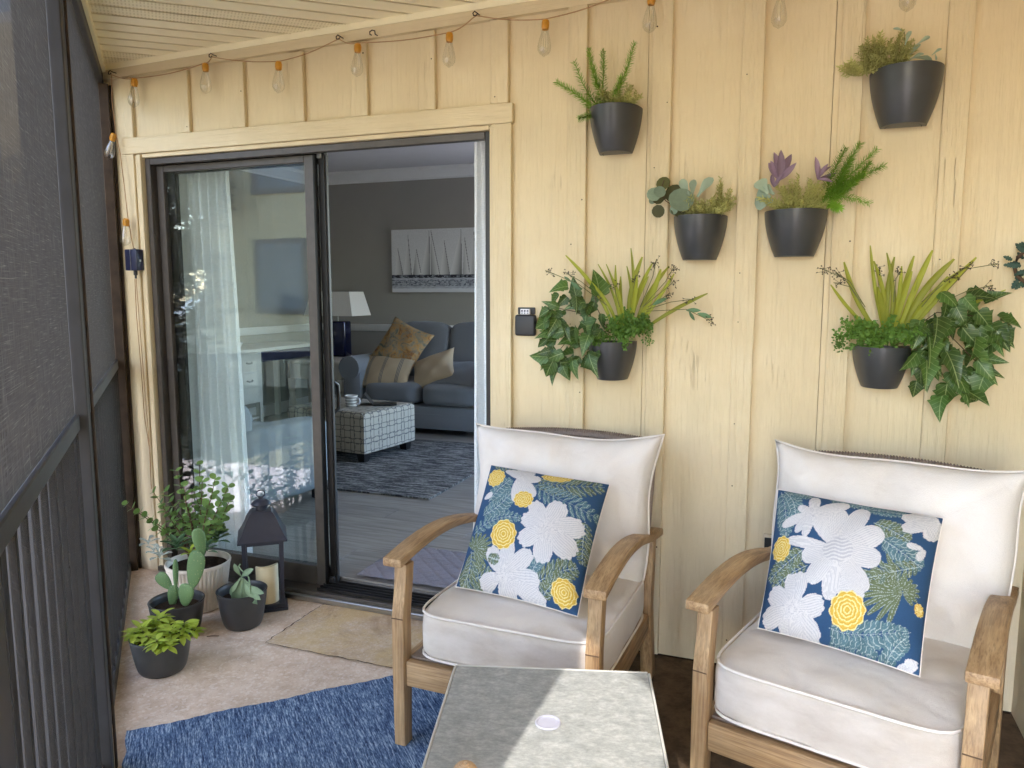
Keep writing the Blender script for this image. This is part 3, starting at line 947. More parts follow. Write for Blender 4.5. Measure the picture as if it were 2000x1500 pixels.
def RZ(a): return Matrix.Rotation(rad(a), 4, 'Z')

# --- loveseat
sofa = thing('loveseat', 'blue-grey two-seat sofa with rolled arms below the sailboat painting', 'sofa', (-1.10, 3.90, IF))
m = MB(); m.box(-.62, .62, -.45, .38, .06, .27); m.build('base', M['sofa'], sofa, bevel=.02)
m = MB(); m.box(-.62, .62, -.462, -.4505, .062, .20); m.build('skirt', M['sofa'], sofa, bevel=.004)
for s in (-1, 1):
    prof = []
    a = MB()
    # rolled arm: upright panel and a roll on top
    a.box(s * .72 - .10, s * .72 + .10, -.46, .38, .06, .60)
    a.build('arm', M['sofa'], sofa, bevel=.03)
    r = MB(); r.tube([(s * .735, -.475, .605), (s * .735, .38, .605)], .115, 20); r.build('arm_roll', M['sofa'], sofa, smooth=40)
for (x0, sd) in ((-.305, 1), (.305, 2)):
    placed(superbox(.60, .78, .20, 6, 14, .12, .002, sd), T(x0, -.08, .375)).build('seat_cushion', M['sofa'], sofa, smooth=60)
for (x0, sd) in ((-.305, 3), (.305, 4)):
    placed(superbox(.61, .20, .56, 6, 14, .1, .003, sd), T(x0, .27, .73) @ RX(-12)).build('back_cushion', M['sofa'], sofa, smooth=60)
m = MB(); m.box(-.64, .64, .30, .44, .06, .92); m.build('back', M['sofa'], sofa, bevel=.04)
for x0 in (-.68, .68):
    for y0 in (-.40, .34):
        m = MB(); m.box(x0 - .03, x0 + .03, y0 - .03, y0 + .03, 0.0, .06); m.build('leg', M['black_wood'], sofa)

def soft_pillow(name, label, w, h, t, mtx, mat, seed, group=None):
    rnd = random.Random(seed); p0, p1 = rnd.uniform(0, 6), rnd.uniform(0, 6)
    m = MB()
    nn = 22
    for s in (1, -1):
        def P(u, v, s=s):
            a, b_ = 2 * u - 1, 2 * v - 1
            e = max(0, (1 - a * a) * (1 - b_ * b_)) ** .5
            pin = 1 - .09 * (1 - abs(a) ** 2) * abs(b_) ** 3
            pin2 = 1 - .09 * (1 - abs(b_) ** 2) * abs(a) ** 3
            wv = .06 * t * math.sin(6 * a + p0) * math.sin(5 * b_ + p1) * e
            return (a * w / 2 * pin2, b_ * h / 2 * pin, s * (t / 2 * e + wv) + .0)
        k = len(m.v)
        m.grid(P, nn, nn)
        if s < 0:
            cnt = nn * nn
            m.f[-cnt:] = [f[::-1] for f in m.f[-cnt:]]
    bm_name = name
    me = m.mesh(name, mat, smooth=80)
    bm = bmesh.new(); bm.from_mesh(me); bmesh.ops.remove_doubles(bm, verts=bm.verts, dist=1e-5); bm.to_mesh(me); bm.free()
    me.shade_smooth()
    o = link(name, me, None, mtx)
    tag(o, label, 'pillow', group)
    return o
def striped():
    mt, nt, b = newmat('striped_linen')
    v = coords(nt)
    sep = N(nt, "ShaderNodeSeparateXYZ"); nt.links.new(v, sep.inputs[0])
    f = mathn(nt, 'FRACT', mathn(nt, 'ADD', mathn(nt, 'MULTIPLY', sep.outputs[0], 6.2), .5))
    st = mathn(nt, 'LESS_THAN', mathn(nt, 'ABSOLUTE', mathn(nt, 'SUBTRACT', f, .5)), .11)
    g = mathn(nt, 'FRACT', mathn(nt, 'MULTIPLY', sep.outputs[0], 78.0))
    s = mathn(nt, 'MULTIPLY', st, mathn(nt, 'GREATER_THAN', g, .5))
    nt.links.new(mixc(nt, s, rgb(164, 146, 120), rgb(84, 88, 90)), b.inputs['Base Color'])
    b.inputs['Roughness'].default_value = .9
    return mt
def floral_old():
    mt, nt, b = newmat('autumn_floral_linen')
    v = coords(nt)
    n1 = noise(nt, v, 9, 5, .6, 1.2); n2 = noise(nt, v, 22, 4, .6, 1.5)
    c = ramp(nt, n1, [(.36, rgb(84, 90, 78)), (.45, rgb(146, 122, 90)), (.56, rgb(158, 120, 68)), (.66, rgb(116, 76, 42))])
    c = mixc(nt, ramp(nt, n2, [(.5, (0, 0, 0)), (.56, (.6, .6, .6))]), c, rgb(112, 114, 104))
    nt.links.new(c, b.inputs['Base Color']); b.inputs['Roughness'].default_value = .9
    return mt
G_S = 'scatter pillows on the loveseat'
soft_pillow('scatter_pillow', 'autumn floral pillow leaning tilted on the loveseat', .50, .50, .16, T(-1.46, 3.80, .868) @ RZ(6) @ RX(62) @ RZ(-24), floral_old(), 11, G_S)
soft_pillow('scatter_pillow', 'oatmeal pillow with dark stripes lying on the left loveseat seat', .56, .40, .15, T(-1.54, 3.62, .628) @ RZ(3) @ RX(50), striped(), 12, G_S)
soft_pillow('scatter_pillow', 'plain oatmeal pillow tipped on its side in the middle of the loveseat', .46, .40, .15, T(-1.06, 3.70, .66) @ RZ(-12) @ RX(48) @ RZ(28), M['linen'], 13, G_S)
soft_pillow('scatter_pillow', 'blue-grey pillow lying flat on the right loveseat seat', .52, .46, .15, T(-.80, 3.74, .62) @ RZ(-6) @ RX(24), M['sofa'], 14, G_S)

# --- colour helper for printed surfaces
def paint_mesh(me, cols):
    a = me.color_attributes.new('print', 'FLOAT_COLOR', 'POINT')
    a.data.foreach_set('color', np.concatenate([cols, np.ones((len(cols), 1))], 1).astype(np.float32).ravel())
def l3(r, g, b): return np.array([lin(r), lin(g), lin(b)])

# --- sailboat painting
pt = thing('sailboat_painting', 'wide grey canvas painting of sailboats on the back wall', 'painting', (-1.50, IY1 - .002, 1.745))
m = MB(); m.box(-.60, .60, -.034, -.001, -.345, .345); m.build('stretcher', M['white_trim'], pt)
nu, nv = 240, 138
m = MB(); m.grid(lambda u, v: (-.60 + 1.2 * u, -.0352, -.345 + .69 * v), nu, nv)
me = m.mesh('canvas', M['canvas'])
uu, vv = np.meshgrid(np.linspace(0, 1, nu + 1), np.linspace(0, 1, nv + 1)); uu, vv = uu.ravel(), vv.ravel()
rs = np.random.RandomState(5)
c = np.tile(l3(222, 223, 224), (len(uu), 1)) * (1 + .05 * rs.randn(len(uu), 1))
hz = .28
def sail(c, x0, tip, x1, z1, dark, edge=1):
    t = np.clip((vv - hz) / (z1 - hz), 0, 1)
    xl = x0 + (tip - x0) * t; xr = x1 + (tip - x1) * t
    ins = (uu > xl) & (uu < xr) & (vv > hz) & (vv < z1)
    w = np.clip((uu - xl) / np.maximum(xr - xl, 1e-4), 0, 1)
    if edge < 0: w = 1 - w
    shade = (1 - 1.25 * dark * w ** 1.3 * (.3 + .7 * (1 - t)))[:, None]
    c[ins] = (l3(232, 232, 232) * shade)[ins] if True else c[ins]
    ed = ins & (np.abs(uu - xr) < .006)
    c[ed] = l3(120, 120, 124)
for a in ((.03, .065, .12, .72, .5, 1), (.12, .175, .21, .92, .45, 1), (.22, .26, .31, .70, .55, -1), (.30, .395, .40, 1.0, .6, 1), (.405, .41, .50, 1.0, .55, -1), (.50, .545, .60, .82, .5, 1),
          (.60, .715, .72, 1.0, .7, 1), (.725, .75, .80, .85, .4, -1), (.79, .84, .87, .97, .75, 1), (.86, .92, .96, .84, .55, 1), (.94, .985, 1.0, .78, .6, 1)):
    sail(c, *a)
wl = (vv <= hz)
nz = np.sin(uu * 41 + 9 * np.sin(vv * 33)) * np.sin(vv * 130 + 6 * np.sin(uu * 17)) + .5 * np.sin(uu * 90 + vv * 300)
c[wl] = (l3(186, 190, 200) * (1 + .25 * nz[:, None]))[wl]
dk = wl & (vv > hz - .055) & (nz > -.5); c[dk] = l3(62, 62, 70)
d2 = wl & (np.abs(vv - .15) < .05) & (nz > .25); c[d2] = l3(88, 92, 108)
lw_ = vv < .06; c[lw_] = l3(222, 224, 230)
paint_mesh(me, np.clip(c, 0, 1)); link('canvas', me, pt)

# --- end table, lamp
et = thing('end_table', 'white end table with turned legs holding the navy lamp', 'table', (-2.42, 4.02, IF))
m = MB(); m.box(-.36, .36, -.36, .36, .60, .635); m.build('table_top', M['furn_white'], et, bevel=.008)
m = MB(); m.box(-.31, .31, -.31, .31, .44, .5995); m.build('apron', M['furn_white'], et, bevel=.004)
m = MB(); m.box(-.22, .22, -.318, -.3105, .46, .585); m.build('drawer_front', M['furn_white'], et, bevel=.003)
tl = MB(); tl.lathe([(.0, 0), (.024, 0), (.032, .03), (.02, .06), (.036, .12), (.038, .2), (.026, .27), (.034, .29), (.024, .31), (.04, .33), (.04, .44), (0, .44)], 16)
tme = tl.mesh('leg', M['furn_white'], 35)
for x0 in (-.30, .30):
    for y0 in (-.30, .30):
        link('leg', tme, et, T(x0, y0, 0))
lp = thing('table_lamp', 'navy rectangular table lamp with off-white tapered shade', 'lamp', (-2.47, 4.22, IF + .636))
m = MB(); m.box(-.125, .125, -.07, .07, .0, .385); m.build('lamp_base', M['navy_ceramic'], lp, bevel=.02, segs=3)
m = MB(); m.tube([(0, 0, .385), (0, 0, .50)], .008, 8); m.build('lamp_stem', M['chrome'], lp)
m = MB()
b0, t0 = (.30, .19), (.24, .14)
z0, z1 = .445, .70
vs_ = [(-b0[0], -b0[1], z0), (b0[0], -b0[1], z0), (b0[0], b0[1], z0), (-b0[0], b0[1], z0), (-t0[0], -t0[1], z1), (t0[0], -t0[1], z1), (t0[0], t0[1], z1), (-t0[0], t0[1], z1)]
k = .985
vi = [(a * k, b_ * k, z) for a, b_, z in vs_]
m.add(vs_ + vi, [(0, 1, 5, 4), (1, 2, 6, 5), (2, 3, 7, 6), (3, 0, 4, 7), (8, 12, 13, 9), (9, 13, 14, 10), (10, 14, 15, 11), (11, 15, 12, 8), (0, 8, 9, 1), (1, 9, 10, 2), (2, 10, 11, 3), (3, 11, 8, 0), (4, 5, 13, 12), (5, 6, 14, 13), (6, 7, 15, 14), (7, 4, 12, 15)])
m.build('lamp_shade', M['shade_cloth'], lp)

# --- ottoman with interlocking rings
ot = thing('ottoman', 'square ottoman covered in cream fabric with interlocking grey rings', 'ottoman', (-1.245, 2.545, IF), rad(-8))
ow, od, oz0, oz1 = .80, .66, .085, .405
def rings(a, b_):
    """grey ring lattice, a and b in metres"""
    p = .098; r = .056; w = .0042
    ca, cb = np.round(a / p), np.round(b_ / p)
    lo = np.full(a.shape, 9.0)
    for da in (-1, 0, 1):
        for db in (-1, 0, 1):
            x, y = a - (ca + da) * p, b_ - (cb + db) * p
            lo = np.minimum(lo, np.abs(np.hypot(x, y) - r))
    out = np.tile(l3(182, 176, 162), (a.size, 1))
    # rows of elongated links
    e1 = np.abs(np.hypot((a / p - np.round(a / p)) / .36, (b_ / p - np.round(b_ / p - .5) - .5) / .16 * .36 / .36) - 1) * p * .16
    e2 = np.abs(np.hypot((a / p - np.round(a / p - .5) - .5) / .16, (b_ / p - np.round(b_ / p)) / .36) - 1) * p * .16
    def ell(x, y, ax, ay):
        f = np.hypot(x / ax, y / ay)
        return np.abs(f - 1) * f / np.maximum(np.hypot(x / ax ** 2, y / ay ** 2), 1e-6) * p
    k1 = ell(a / p - np.round(a / p - .5) - .5, b_ / p - np.round(b_ / p), .62, .21)
    k2 = ell(a / p - np.round(a / p), b_ / p - np.round(b_ / p - .5) - .5, .21, .62)
    msk = (k1 < .0032) | (k2 < .0032)
    out[msk] = l3(98, 98, 100)
    return out
def oface(nm, P, A, B, nu, nv):
    m = MB(); m.grid(P, nu, nv)
    me = m.mesh(nm, M['print'], smooth=40)
    u, v = np.meshgrid(np.linspace(0, 1, nu + 1), np.linspace(0, 1, nv + 1))
    paint_mesh(me, rings((u * A).ravel(), (v * B).ravel()))
    return link(nm, me, ot)
hw, hd, rr = ow / 2, od / 2, .025
def edge(v):   # rounded top edge for side faces
    return rr * max(0, (v - .9) / .1) ** 2
oface('front_cover', lambda u, v: (-hw + ow * u, -hd + edge(v) - .006 * math.sin(math.pi * u), oz0 + (oz1 - oz0) * v), ow, oz1 - oz0, 150, 64)
oface('side_cover', lambda u, v: (hw - edge(v) + .006 * math.sin(math.pi * u), -hd + od * u, oz0 + (oz1 - oz0) * v), od, oz1 - oz0, 130, 64)
oface('side_cover', lambda u, v: (-hw + edge(v), hd - od * u, oz0 + (oz1 - oz0) * v), od, oz1 - oz0, 60, 30)
oface('rear_cover', lambda u, v: (hw - ow * u, hd - edge(v), oz0 + (oz1 - oz0) * v), ow, oz1 - oz0, 60, 30)
oface('top_cover', lambda u, v: (-hw + rr + (ow - 2 * rr) * u, -hd + rr + (od - 2 * rr) * v, oz1 + .012 * math.sin(math.pi * u) ** .5 * math.sin(math.pi * v) ** .5), ow, od, 150, 120)
m = MB(); m.box(-hw + .02, hw - .02, -hd + .02, hd - .02, .08, .086); m.build('under_panel', M['black_wood'], ot)
for x0 in (-1, 1):
    for y0 in (-1, 1):
        m = MB(); m.add([(x0 * (hw - .02), y0 * (hd - .02), .085), (x0 * (hw - .10), y0 * (hd - .02), .085), (x0 * (hw - .10), y0 * (hd - .10), .085), (x0 * (hw - .02), y0 * (hd - .10), .085),
                         (x0 * (hw - .03), y0 * (hd - .03), .0), (x0 * (hw - .085), y0 * (hd - .03), .0), (x0 * (hw - .085), y0 * (hd - .085), .0), (x0 * (hw - .03), y0 * (hd - .085), .0)],
                        [(0, 1, 2, 3), (4, 5, 6, 7), (0, 1, 5, 4), (1, 2, 6, 5), (2, 3, 7, 6), (3, 0, 4, 7)])
        m.build('leg', M['black_wood'], ot)
# mug
def mug_mat():
    mt, nt, b = newmat('grey_banded_glaze')
    sep = N(nt, "ShaderNodeSeparateXYZ"); nt.links.new(coords(nt), sep.inputs[0])
    f = mathn(nt, 'FRACT', mathn(nt, 'MULTIPLY', sep.outputs[2], 42.0))
    nt.links.new(mixc(nt, mathn(nt, 'LESS_THAN', f, .4), rgb(222, 220, 216), rgb(134, 132, 130)), b.inputs['Base Color'])
    b.inputs['Roughness'].default_value = .3
    return mt
mg = thing('coffee_mug', 'white mug with grey bands standing on the ottoman', 'mug', (-1.155, 2.40, IF + .412))
m = MB(); m.lathe([(0, 0), (.04, 0), (.046, .01), (.052, .085), (.054, .092), (.049, .092), (.044, .02), (0, .015)], 28); m.build('cup', mug_mat(), mg, smooth=40)
m = MB(); m.tube([(.05, 0, .075), (.075, 0, .07), (.083, 0, .05), (.073, 0, .028), (.048, 0, .022)], .006, 8); m.build('handle', M['white_plastic'], mg, smooth=40)
# tablet in folded case
tb = thing('tablet', 'black tablet in a half folded case lying on the ottoman', 'tablet', (-1.02, 2.56, IF + .415), rad(28))
m = MB(); m.box(-.02, .17, -.085, .085, .0, .011); m.build('screen_slab', M['slate'], tb, bevel=.003)
m = MB(); m.add([(-.02, -.085, .004), (-.02, .085, .004), (-.09, .085, .095), (-.09, -.085, .095), (-.15, .085, .004), (-.15, -.085, .004)], [(0, 1, 2, 3), (3, 2, 4, 5)])
me = m.mesh('cover_flap', M['black_plastic'])
o = link('cover_flap', me, tb); md = o.modifiers.new('thick', 'SOLIDIFY'); md.thickness = .004

# --- area rug, doormat
ar = MB(); rr_ = Matrix.Translation((-.69, 1.44, IF)) @ Matrix.Rotation(rad(0.6), 4, 'Z')
placed(ar.box(-1.6, .72, 0, 1.75, .0015, .012), T(0, 0, 0))
o = ar.build('area_rug', M['area_rug']); o.matrix_basis = rr_; tag(o, 'distressed grey and charcoal area rug under the ottoman', 'rug')
dm = MB()
random.seed(8)
def dmz(u, v):
    a, b_ = u * .68 / .082, v * .46 / .082
    p, q = a + b_, a - b_
    gz = min(abs(p - round(p)), abs(q - round(q)))
    return .014 - .006 * max(0, 1 - gz / .09)
dm.grid(lambda u, v: (u * .68, v * .46, dmz(u, v)), 90, 64)
o = dm.build('doormat', M['doormat'], smooth=60); o.matrix_basis = Matrix.Translation((.31, .125, IF + .001)); tag(o, 'lavender-grey trellis textured mat just inside the open door', 'mat')

# --- white desk against the left wall
dk = thing('desk', 'white desk with drawers against the left room wall', 'desk', (-2.86, 3.35, IF))
m = MB(); m.box(-.28, .28, -.66, .66, .765, .80); m.build('desk_top', M['furn_white'], dk, bevel=.006)
m = MB(); m.box(-.25, .24, -.62, -.22, .28, .764); m.build('pedestal', M['furn_white'], dk, bevel=.004)
for k, z0 in enumerate((.60, .43)):
    m = MB(); m.box(.2405, .254, -.59, -.25, z0, z0 + .145); dr = m.build('drawer', M['furn_white'], dk, bevel=.004)
    m = MB(); m.tube([(.256, -.46, z0 + .075), (.272, -.44, z0 + .067), (.272, -.40, z0 + .067), (.256, -.38, z0 + .075)], .008, 8); m.build('cup_pull', M['chrome'], dr, smooth=40)
for (x0, y0) in ((.21, -.60), (.21, -.24), (-.23, -.60), (.21, .60), (-.23, .60)):
    m = MB(); m.box(x0 - .025, x0 + .025, y0 - .02, y0 + .02, 0, .28 if y0 < 0 else .764); m.build('leg', M['furn_white'], dk)
m = MB(); m.box(-.22, .22, -.60, -.24, .12, .14); m.build('low_shelf', M['furn_white'], dk)
m = MB(); m.box(.19, .235, -.21, .58, .66, .764); m.build('apron', M['navy_plastic'], dk)
o = MB().lathe([(0, 0), (.045, 0), (.07, .05), (.073, .055), (.064, .052), (0, .012)], 24).build('bowl', M['white_plastic'], smooth=40); o.location = (-2.76, 2.93, IF + .801); tag(o, 'small white bowl on the desk top', 'bowl')

# --- slipcovered armchair close behind the glass
ac = thing('slipcovered_chair', 'pale grey slipcovered armchair just behind the fixed glass', 'armchair', (-1.10, 1.02, IF), rad(-10))
placed(superbox(.84, .20, .62, 8, 12, .05, .003, 21), T(0, -.33, .39)).build('back', M['slip'], ac, smooth=60)
placed(superbox(.52, .62, .20, 7, 12, .1, .003, 22), T(0, .05, .36)).build('seat_cushion', M['slip'], ac, smooth=60)
for s in (-1, 1):
    placed(superbox(.18, .72, .46, 7, 12, .03, .003, 24 + s), T(s * .36, .0, .31)).build('arm', M['slip'], ac, smooth=60)
    for y0 in (-.34, .30):
        m = MB(); m.box(s * .36 - .025, s * .36 + .025, y0 - .025, y0 + .025, 0, .09); m.build('leg', M['black_wood'], ac)

# --- curtains
def curtain(name, label, x0, x1, y, z0, z1, folds, amp, flare, seed, nx=110, nz=30):
    rnd = random.Random(seed); ph = [rnd.uniform(0, 6.28) for _ in range(4)]
    def P(u, v):
        w = (x1 - x0)
        fl_ = flare * (1 - v)
        x = x0 + w * u + fl_ * (u - .35)
        a = amp * (.75 + .5 * (1 - v)) * (math.sin(2 * math.pi * folds * u + ph[0] + .8 * math.sin(3 * v + ph[1])) + .35 * math.sin(2 * math.pi * folds * 2.3 * u + ph[2] + v))
        return (x, y + a, z0 + (z1 - z0) * v)
    m = MB(); m.grid(P, nx, nz)
    o = m.build(name, M['sheer'], smooth=180)
    return tag(o, label, 'curtain')
curtain('curtain', 'gathered white sheer curtain behind the fixed glass panel', -.68, -.37, .172, IF + .006, 2.09, 5.5, .026, .06, 3)
curtain('curtain', 'narrow strip of white curtain at the right edge of the door opening', .916, 1.02, .155, IF + .006, 2.09, 2.0, .022, .015, 7)
# ============================================================ PORCH FURNITURE
def armchair(label, loc, rz, cush_dx, seed, group='wooden armchairs on the porch'):
    t = thing('patio_armchair', label, 'armchair', loc, rz, group)
    # front legs: lower post, kink, leaning upper post
    for s in (-1, 1):
        x = s * .308
        m = MB()
        def sect(y, z, w=.041, d=.050): return [(x - w / 2, y - d / 2, z), (x + w / 2, y - d / 2, z), (x + w / 2, y + d / 2, z), (x - w / 2, y + d / 2, z)]
        rows = [sect(-.335, 0, .038, .046), sect(-.335, .20), sect(-.335, .42), sect(-.318, .52, .041, .048), sect(-.312, .585, .043, .048)]
        vs_ = [q for r in rows for q in r]
        fs_ = [(3, 2, 1, 0), (16, 17, 18, 19)] + [(4 * i + k, 4 * i + (k + 1) % 4, 4 * i + 4 + (k + 1) % 4, 4 * i + 4 + k) for i in range(4) for k in range(4)]
        m.add(vs_, fs_).build('front_leg', M['wood_z'], t, bevel=.004)
        m = MB()
        m.tube([(x - .019, -.3605, .4205), (x + .019, -.3605, .4205)], .0016, 6); m.build('joint_line', M['stem_br'], t)
        # rear leg leaning back
        m = MB()
        rows = [[(x - .022, .33 + dy - .03, z), (x + .022, .33 + dy - .03, z), (x + .022, .33 + dy + .02, z), (x - .022, .33 + dy + .02, z)] for z, dy in ((0, .06), (.30, 0), (.46, .02), (.53, .03))]
        vs_ = [q for r in rows for q in r]
        m.add(vs_, [(3, 2, 1, 0), (12, 13, 14, 15)] + [(4 * i + k, 4 * i + (k + 1) % 4, 4 * i + 4 + (k + 1) % 4, 4 * i + 4 + k) for i in range(3) for k in range(4)])
        m.build('rear_leg', M['wood_z'], t, bevel=.004)
        # arched arm board
        m = MB()
        K = 16
        vs_, fs_ = [], []
        for i in range(K + 1):
            u = i / K
            y = -.372 + .80 * u
            z = .6 + .032 * math.sin(math.pi * min(1, u * 1.25)) - .06 * u ** 2.2
            w = .065 - .010 * u
            tk = .027
            xo = x + s * .008
            vs_ += [(xo - w / 2, y, z - tk / 2), (xo + w / 2, y, z - tk / 2), (xo + w / 2, y, z + tk / 2), (xo - w / 2, y, z + tk / 2)]
        for i in range(K):
            for k in range(4):
                fs_.append((4 * i + k, 4 * i + (k + 1) % 4, 4 * i + 4 + (k + 1) % 4, 4 * i + 4 + k))
        fs_ += [(3, 2, 1, 0), (4 * K, 4 * K + 1, 4 * K + 2, 4 * K + 3)]
        m.add(vs_, fs_).build('arm', M['wood_y'], t, bevel=.005)
        m = MB(); m.box(x - .016, x + .016, -.306, .302, .20, .272); m.build('side_rail', M['wood_y'], t, bevel=.004)
    m = MB(); m.box(-.2845, .2845, -.352, -.322, .205, .285); m.build('front_rail', M['wood_x'], t, bevel=.004)
    m = MB(); m.box(-.285, .285, .31, .34, .205, .285); m.build('rear_rail', M['wood_x'], t, bevel=.004)
    m = MB(); m.box(-.285, .285, -.318, .306, .272, .288); m.build('seat_deck', M['rope'], t)
    # rope woven back: curved top bar and cords
    def bk(u, v):       # u across, v up
        a = 2 * u - 1
        lean = .335 + .115 * v
        return Vector((a * (.285 + .01 * v), lean + .03 * (1 - a * a), .30 + .555 * v + .012 * (1 - a * a) * v))
    m = MB(); m.tube([bk(i / 16, 1.0) for i in range(17)], .019, 10); m.build('top_bar', M['rope'], t, smooth=40)
    for u in (0, 1):
        m = MB(); m.tube([bk(u, i / 8) for i in range(9)], .016, 8); m.build('back_upright', M['rope'], t, smooth=40)
    m = MB()
    for i in range(1, 66):
        u = i / 66
        m.tube([bk(u, 0.0), bk(u, .5), bk(u, .97)], .0036, 5, cap=False)
        c = bk(u, 1.0)
        m.loop([(c.x, c.y + .0205 * math.cos(a), c.z + .0205 * math.sin(a)) for a in (0, .785, 1.571, 2.356, 3.142, 3.927, 4.712, 5.498)], .0035, 4)
    stuff(m.build('rope_weave', M['rope'], t, smooth=60))
    # seat cushion, boxed, with piping; waterfall softness
    w, d, h = .585, .655, .155
    cs = superbox(w, d, h, 8, 34, .16, .0026, seed)
    r7 = random.Random(seed + 9)
    fold = [(r7.uniform(-.3, .3), r7.uniform(-.3, .3), r7.uniform(0, 6.28), r7.uniform(.003, .006)) for _ in range(9)]
    out = []
    for (x, y, z) in cs.v:                       # shallow creases and a tired front edge
        dz = 0
        for fx, fy, fa, fd in fold:
            pe = -(x - fx) * math.sin(fa) + (y - fy) * math.cos(fa); al = (x - fx) * math.cos(fa) + (y - fy) * math.sin(fa)
            dz -= fd * math.exp(-(pe / .018) ** 2 - (al / .10) ** 2)
        fr = max(0, -y / (d / 2)) ** 4
        out.append((x, y - .006 * fr * math.sin(9 * x + seed) * math.cos(14 * z), z + (dz if z > 0 else 0) - .010 * fr * (1 - (2 * x / w) ** 2)))
    cs.v = out
    mt = T(cush_dx, -.035, .372) @ RX(-1.5)
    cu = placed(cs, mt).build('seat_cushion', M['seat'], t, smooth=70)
    for zz in (h / 2 * .86, -h / 2 * .86):
        p = MB(); p.loop([tuple(mt @ Vector(q)) for q in se_loop(w * .992, d * .992, zz, 8, 96)], .0040, 6); p.build('piping', M['piping'], cu, smooth=60)
    # back cushion, knife edge with wavy top
    W, H, Tk = .69, .54, .205
    rnd = random.Random(seed + 50); ph = [rnd.uniform(0, 6.28) for _ in range(6)]
    bm_ = T(cush_dx * -.1 + .006, .255, .648 if cush_dx else .66) @ RX(-13)
    def edgept(a, b_):
        rc = 1 + (.022 if b_ > 0 else -.06) * (a * a * b_ * b_) ** 3
        x = a * rc * W / 2 * (1 - .065 * (1 - b_ * b_) + .014 * math.sin(5 * b_ + ph[0])) * (1 - .035 * (b_ < 0) * b_ * b_)
        z = b_ * rc * H / 2 * (1 - .085 * (1 - a * a) * (b_ > 0) + .022 * math.sin(4.2 * a + ph[1]) * (b_ > 0))
        return x, z
    m = MB()
    nn = 40
    for s in (-1, 1):
        def P(u, v, s=s):
            a, b_ = 2 * u - 1, 2 * v - 1
            e = max(0, (1 - abs(a) ** 3.2) * (1 - abs(b_) ** 3.2)) ** .48
            x, z = edgept(a, b_)
            cr = .0
            # creases running in from the corners and the top edge
            for (cx, cz_, ang, st) in ((.0, 1.0, -1.57, .010), (-.95, .95, -.8, .007), (.95, .95, -2.35, .008), (.95, -.6, 2.6, .009), (-.95, -.6, .5, .006), (.6, 1, -1.8, .005)):
                dx, dz = a - cx, b_ - cz_
                al = dx * math.cos(ang) + dz * math.sin(ang); pe = -dx * math.sin(ang) + dz * math.cos(ang)
                if al > 0: cr -= 1.9 * st * math.exp(-(pe / .05) ** 2) * math.exp(-al / .5)
            wv = -.012 * math.exp(-((a - .12) / .10) ** 2) * max(0, b_) ** 2 + .009 * math.sin(4 * a + ph[2]) * math.sin(6 * b_ + ph[3]) + .0035 * math.sin(13 * a + 4 * b_ + ph[4])
            return (x, s * (Tk / 2 * e) + s * (wv + cr) * min(1, e * 1.5), z)
        k0 = len(m.f)
        m.grid(P, nn, nn)
        if s > 0: m.f[k0:] = [f[::-1] for f in m.f[k0:]]
    me = placed(m, bm_).mesh('back_cushion', M['cushion'])
    bm = bmesh.new(); bm.from_mesh(me); bmesh.ops.remove_doubles(bm, verts=bm.verts, dist=1e-4); bm.to_mesh(me); bm.free(); me.shade_smooth()
    bc = link('back_cushion', me, t)
    lp_ = [(-1 + 2 * i / 24, 1) for i in range(24)] + [(1, 1 - 2 * i / 20) for i in range(20)] + [(1 - 2 * i / 24, -1) for i in range(24)] + [(-1, -1 + 2 * i / 20) for i in range(20)]
    p = MB(); p.loop([tuple(bm_ @ Vector((edgept(a, b_)[0], 0, edgept(a, b_)[1]))) for a, b_ in lp_], .0040, 6); p.build('piping', M['piping'], bc, smooth=60)
    return t
armchair('wooden armchair with cream cushions in front of the open sliding door', (1.432, -.548, 0), rad(-1.7), .035, 31)
armchair('wooden armchair with cream cushions nearest the right end wall', (2.410, -.640, 0), rad(-15.7), .0, 37)

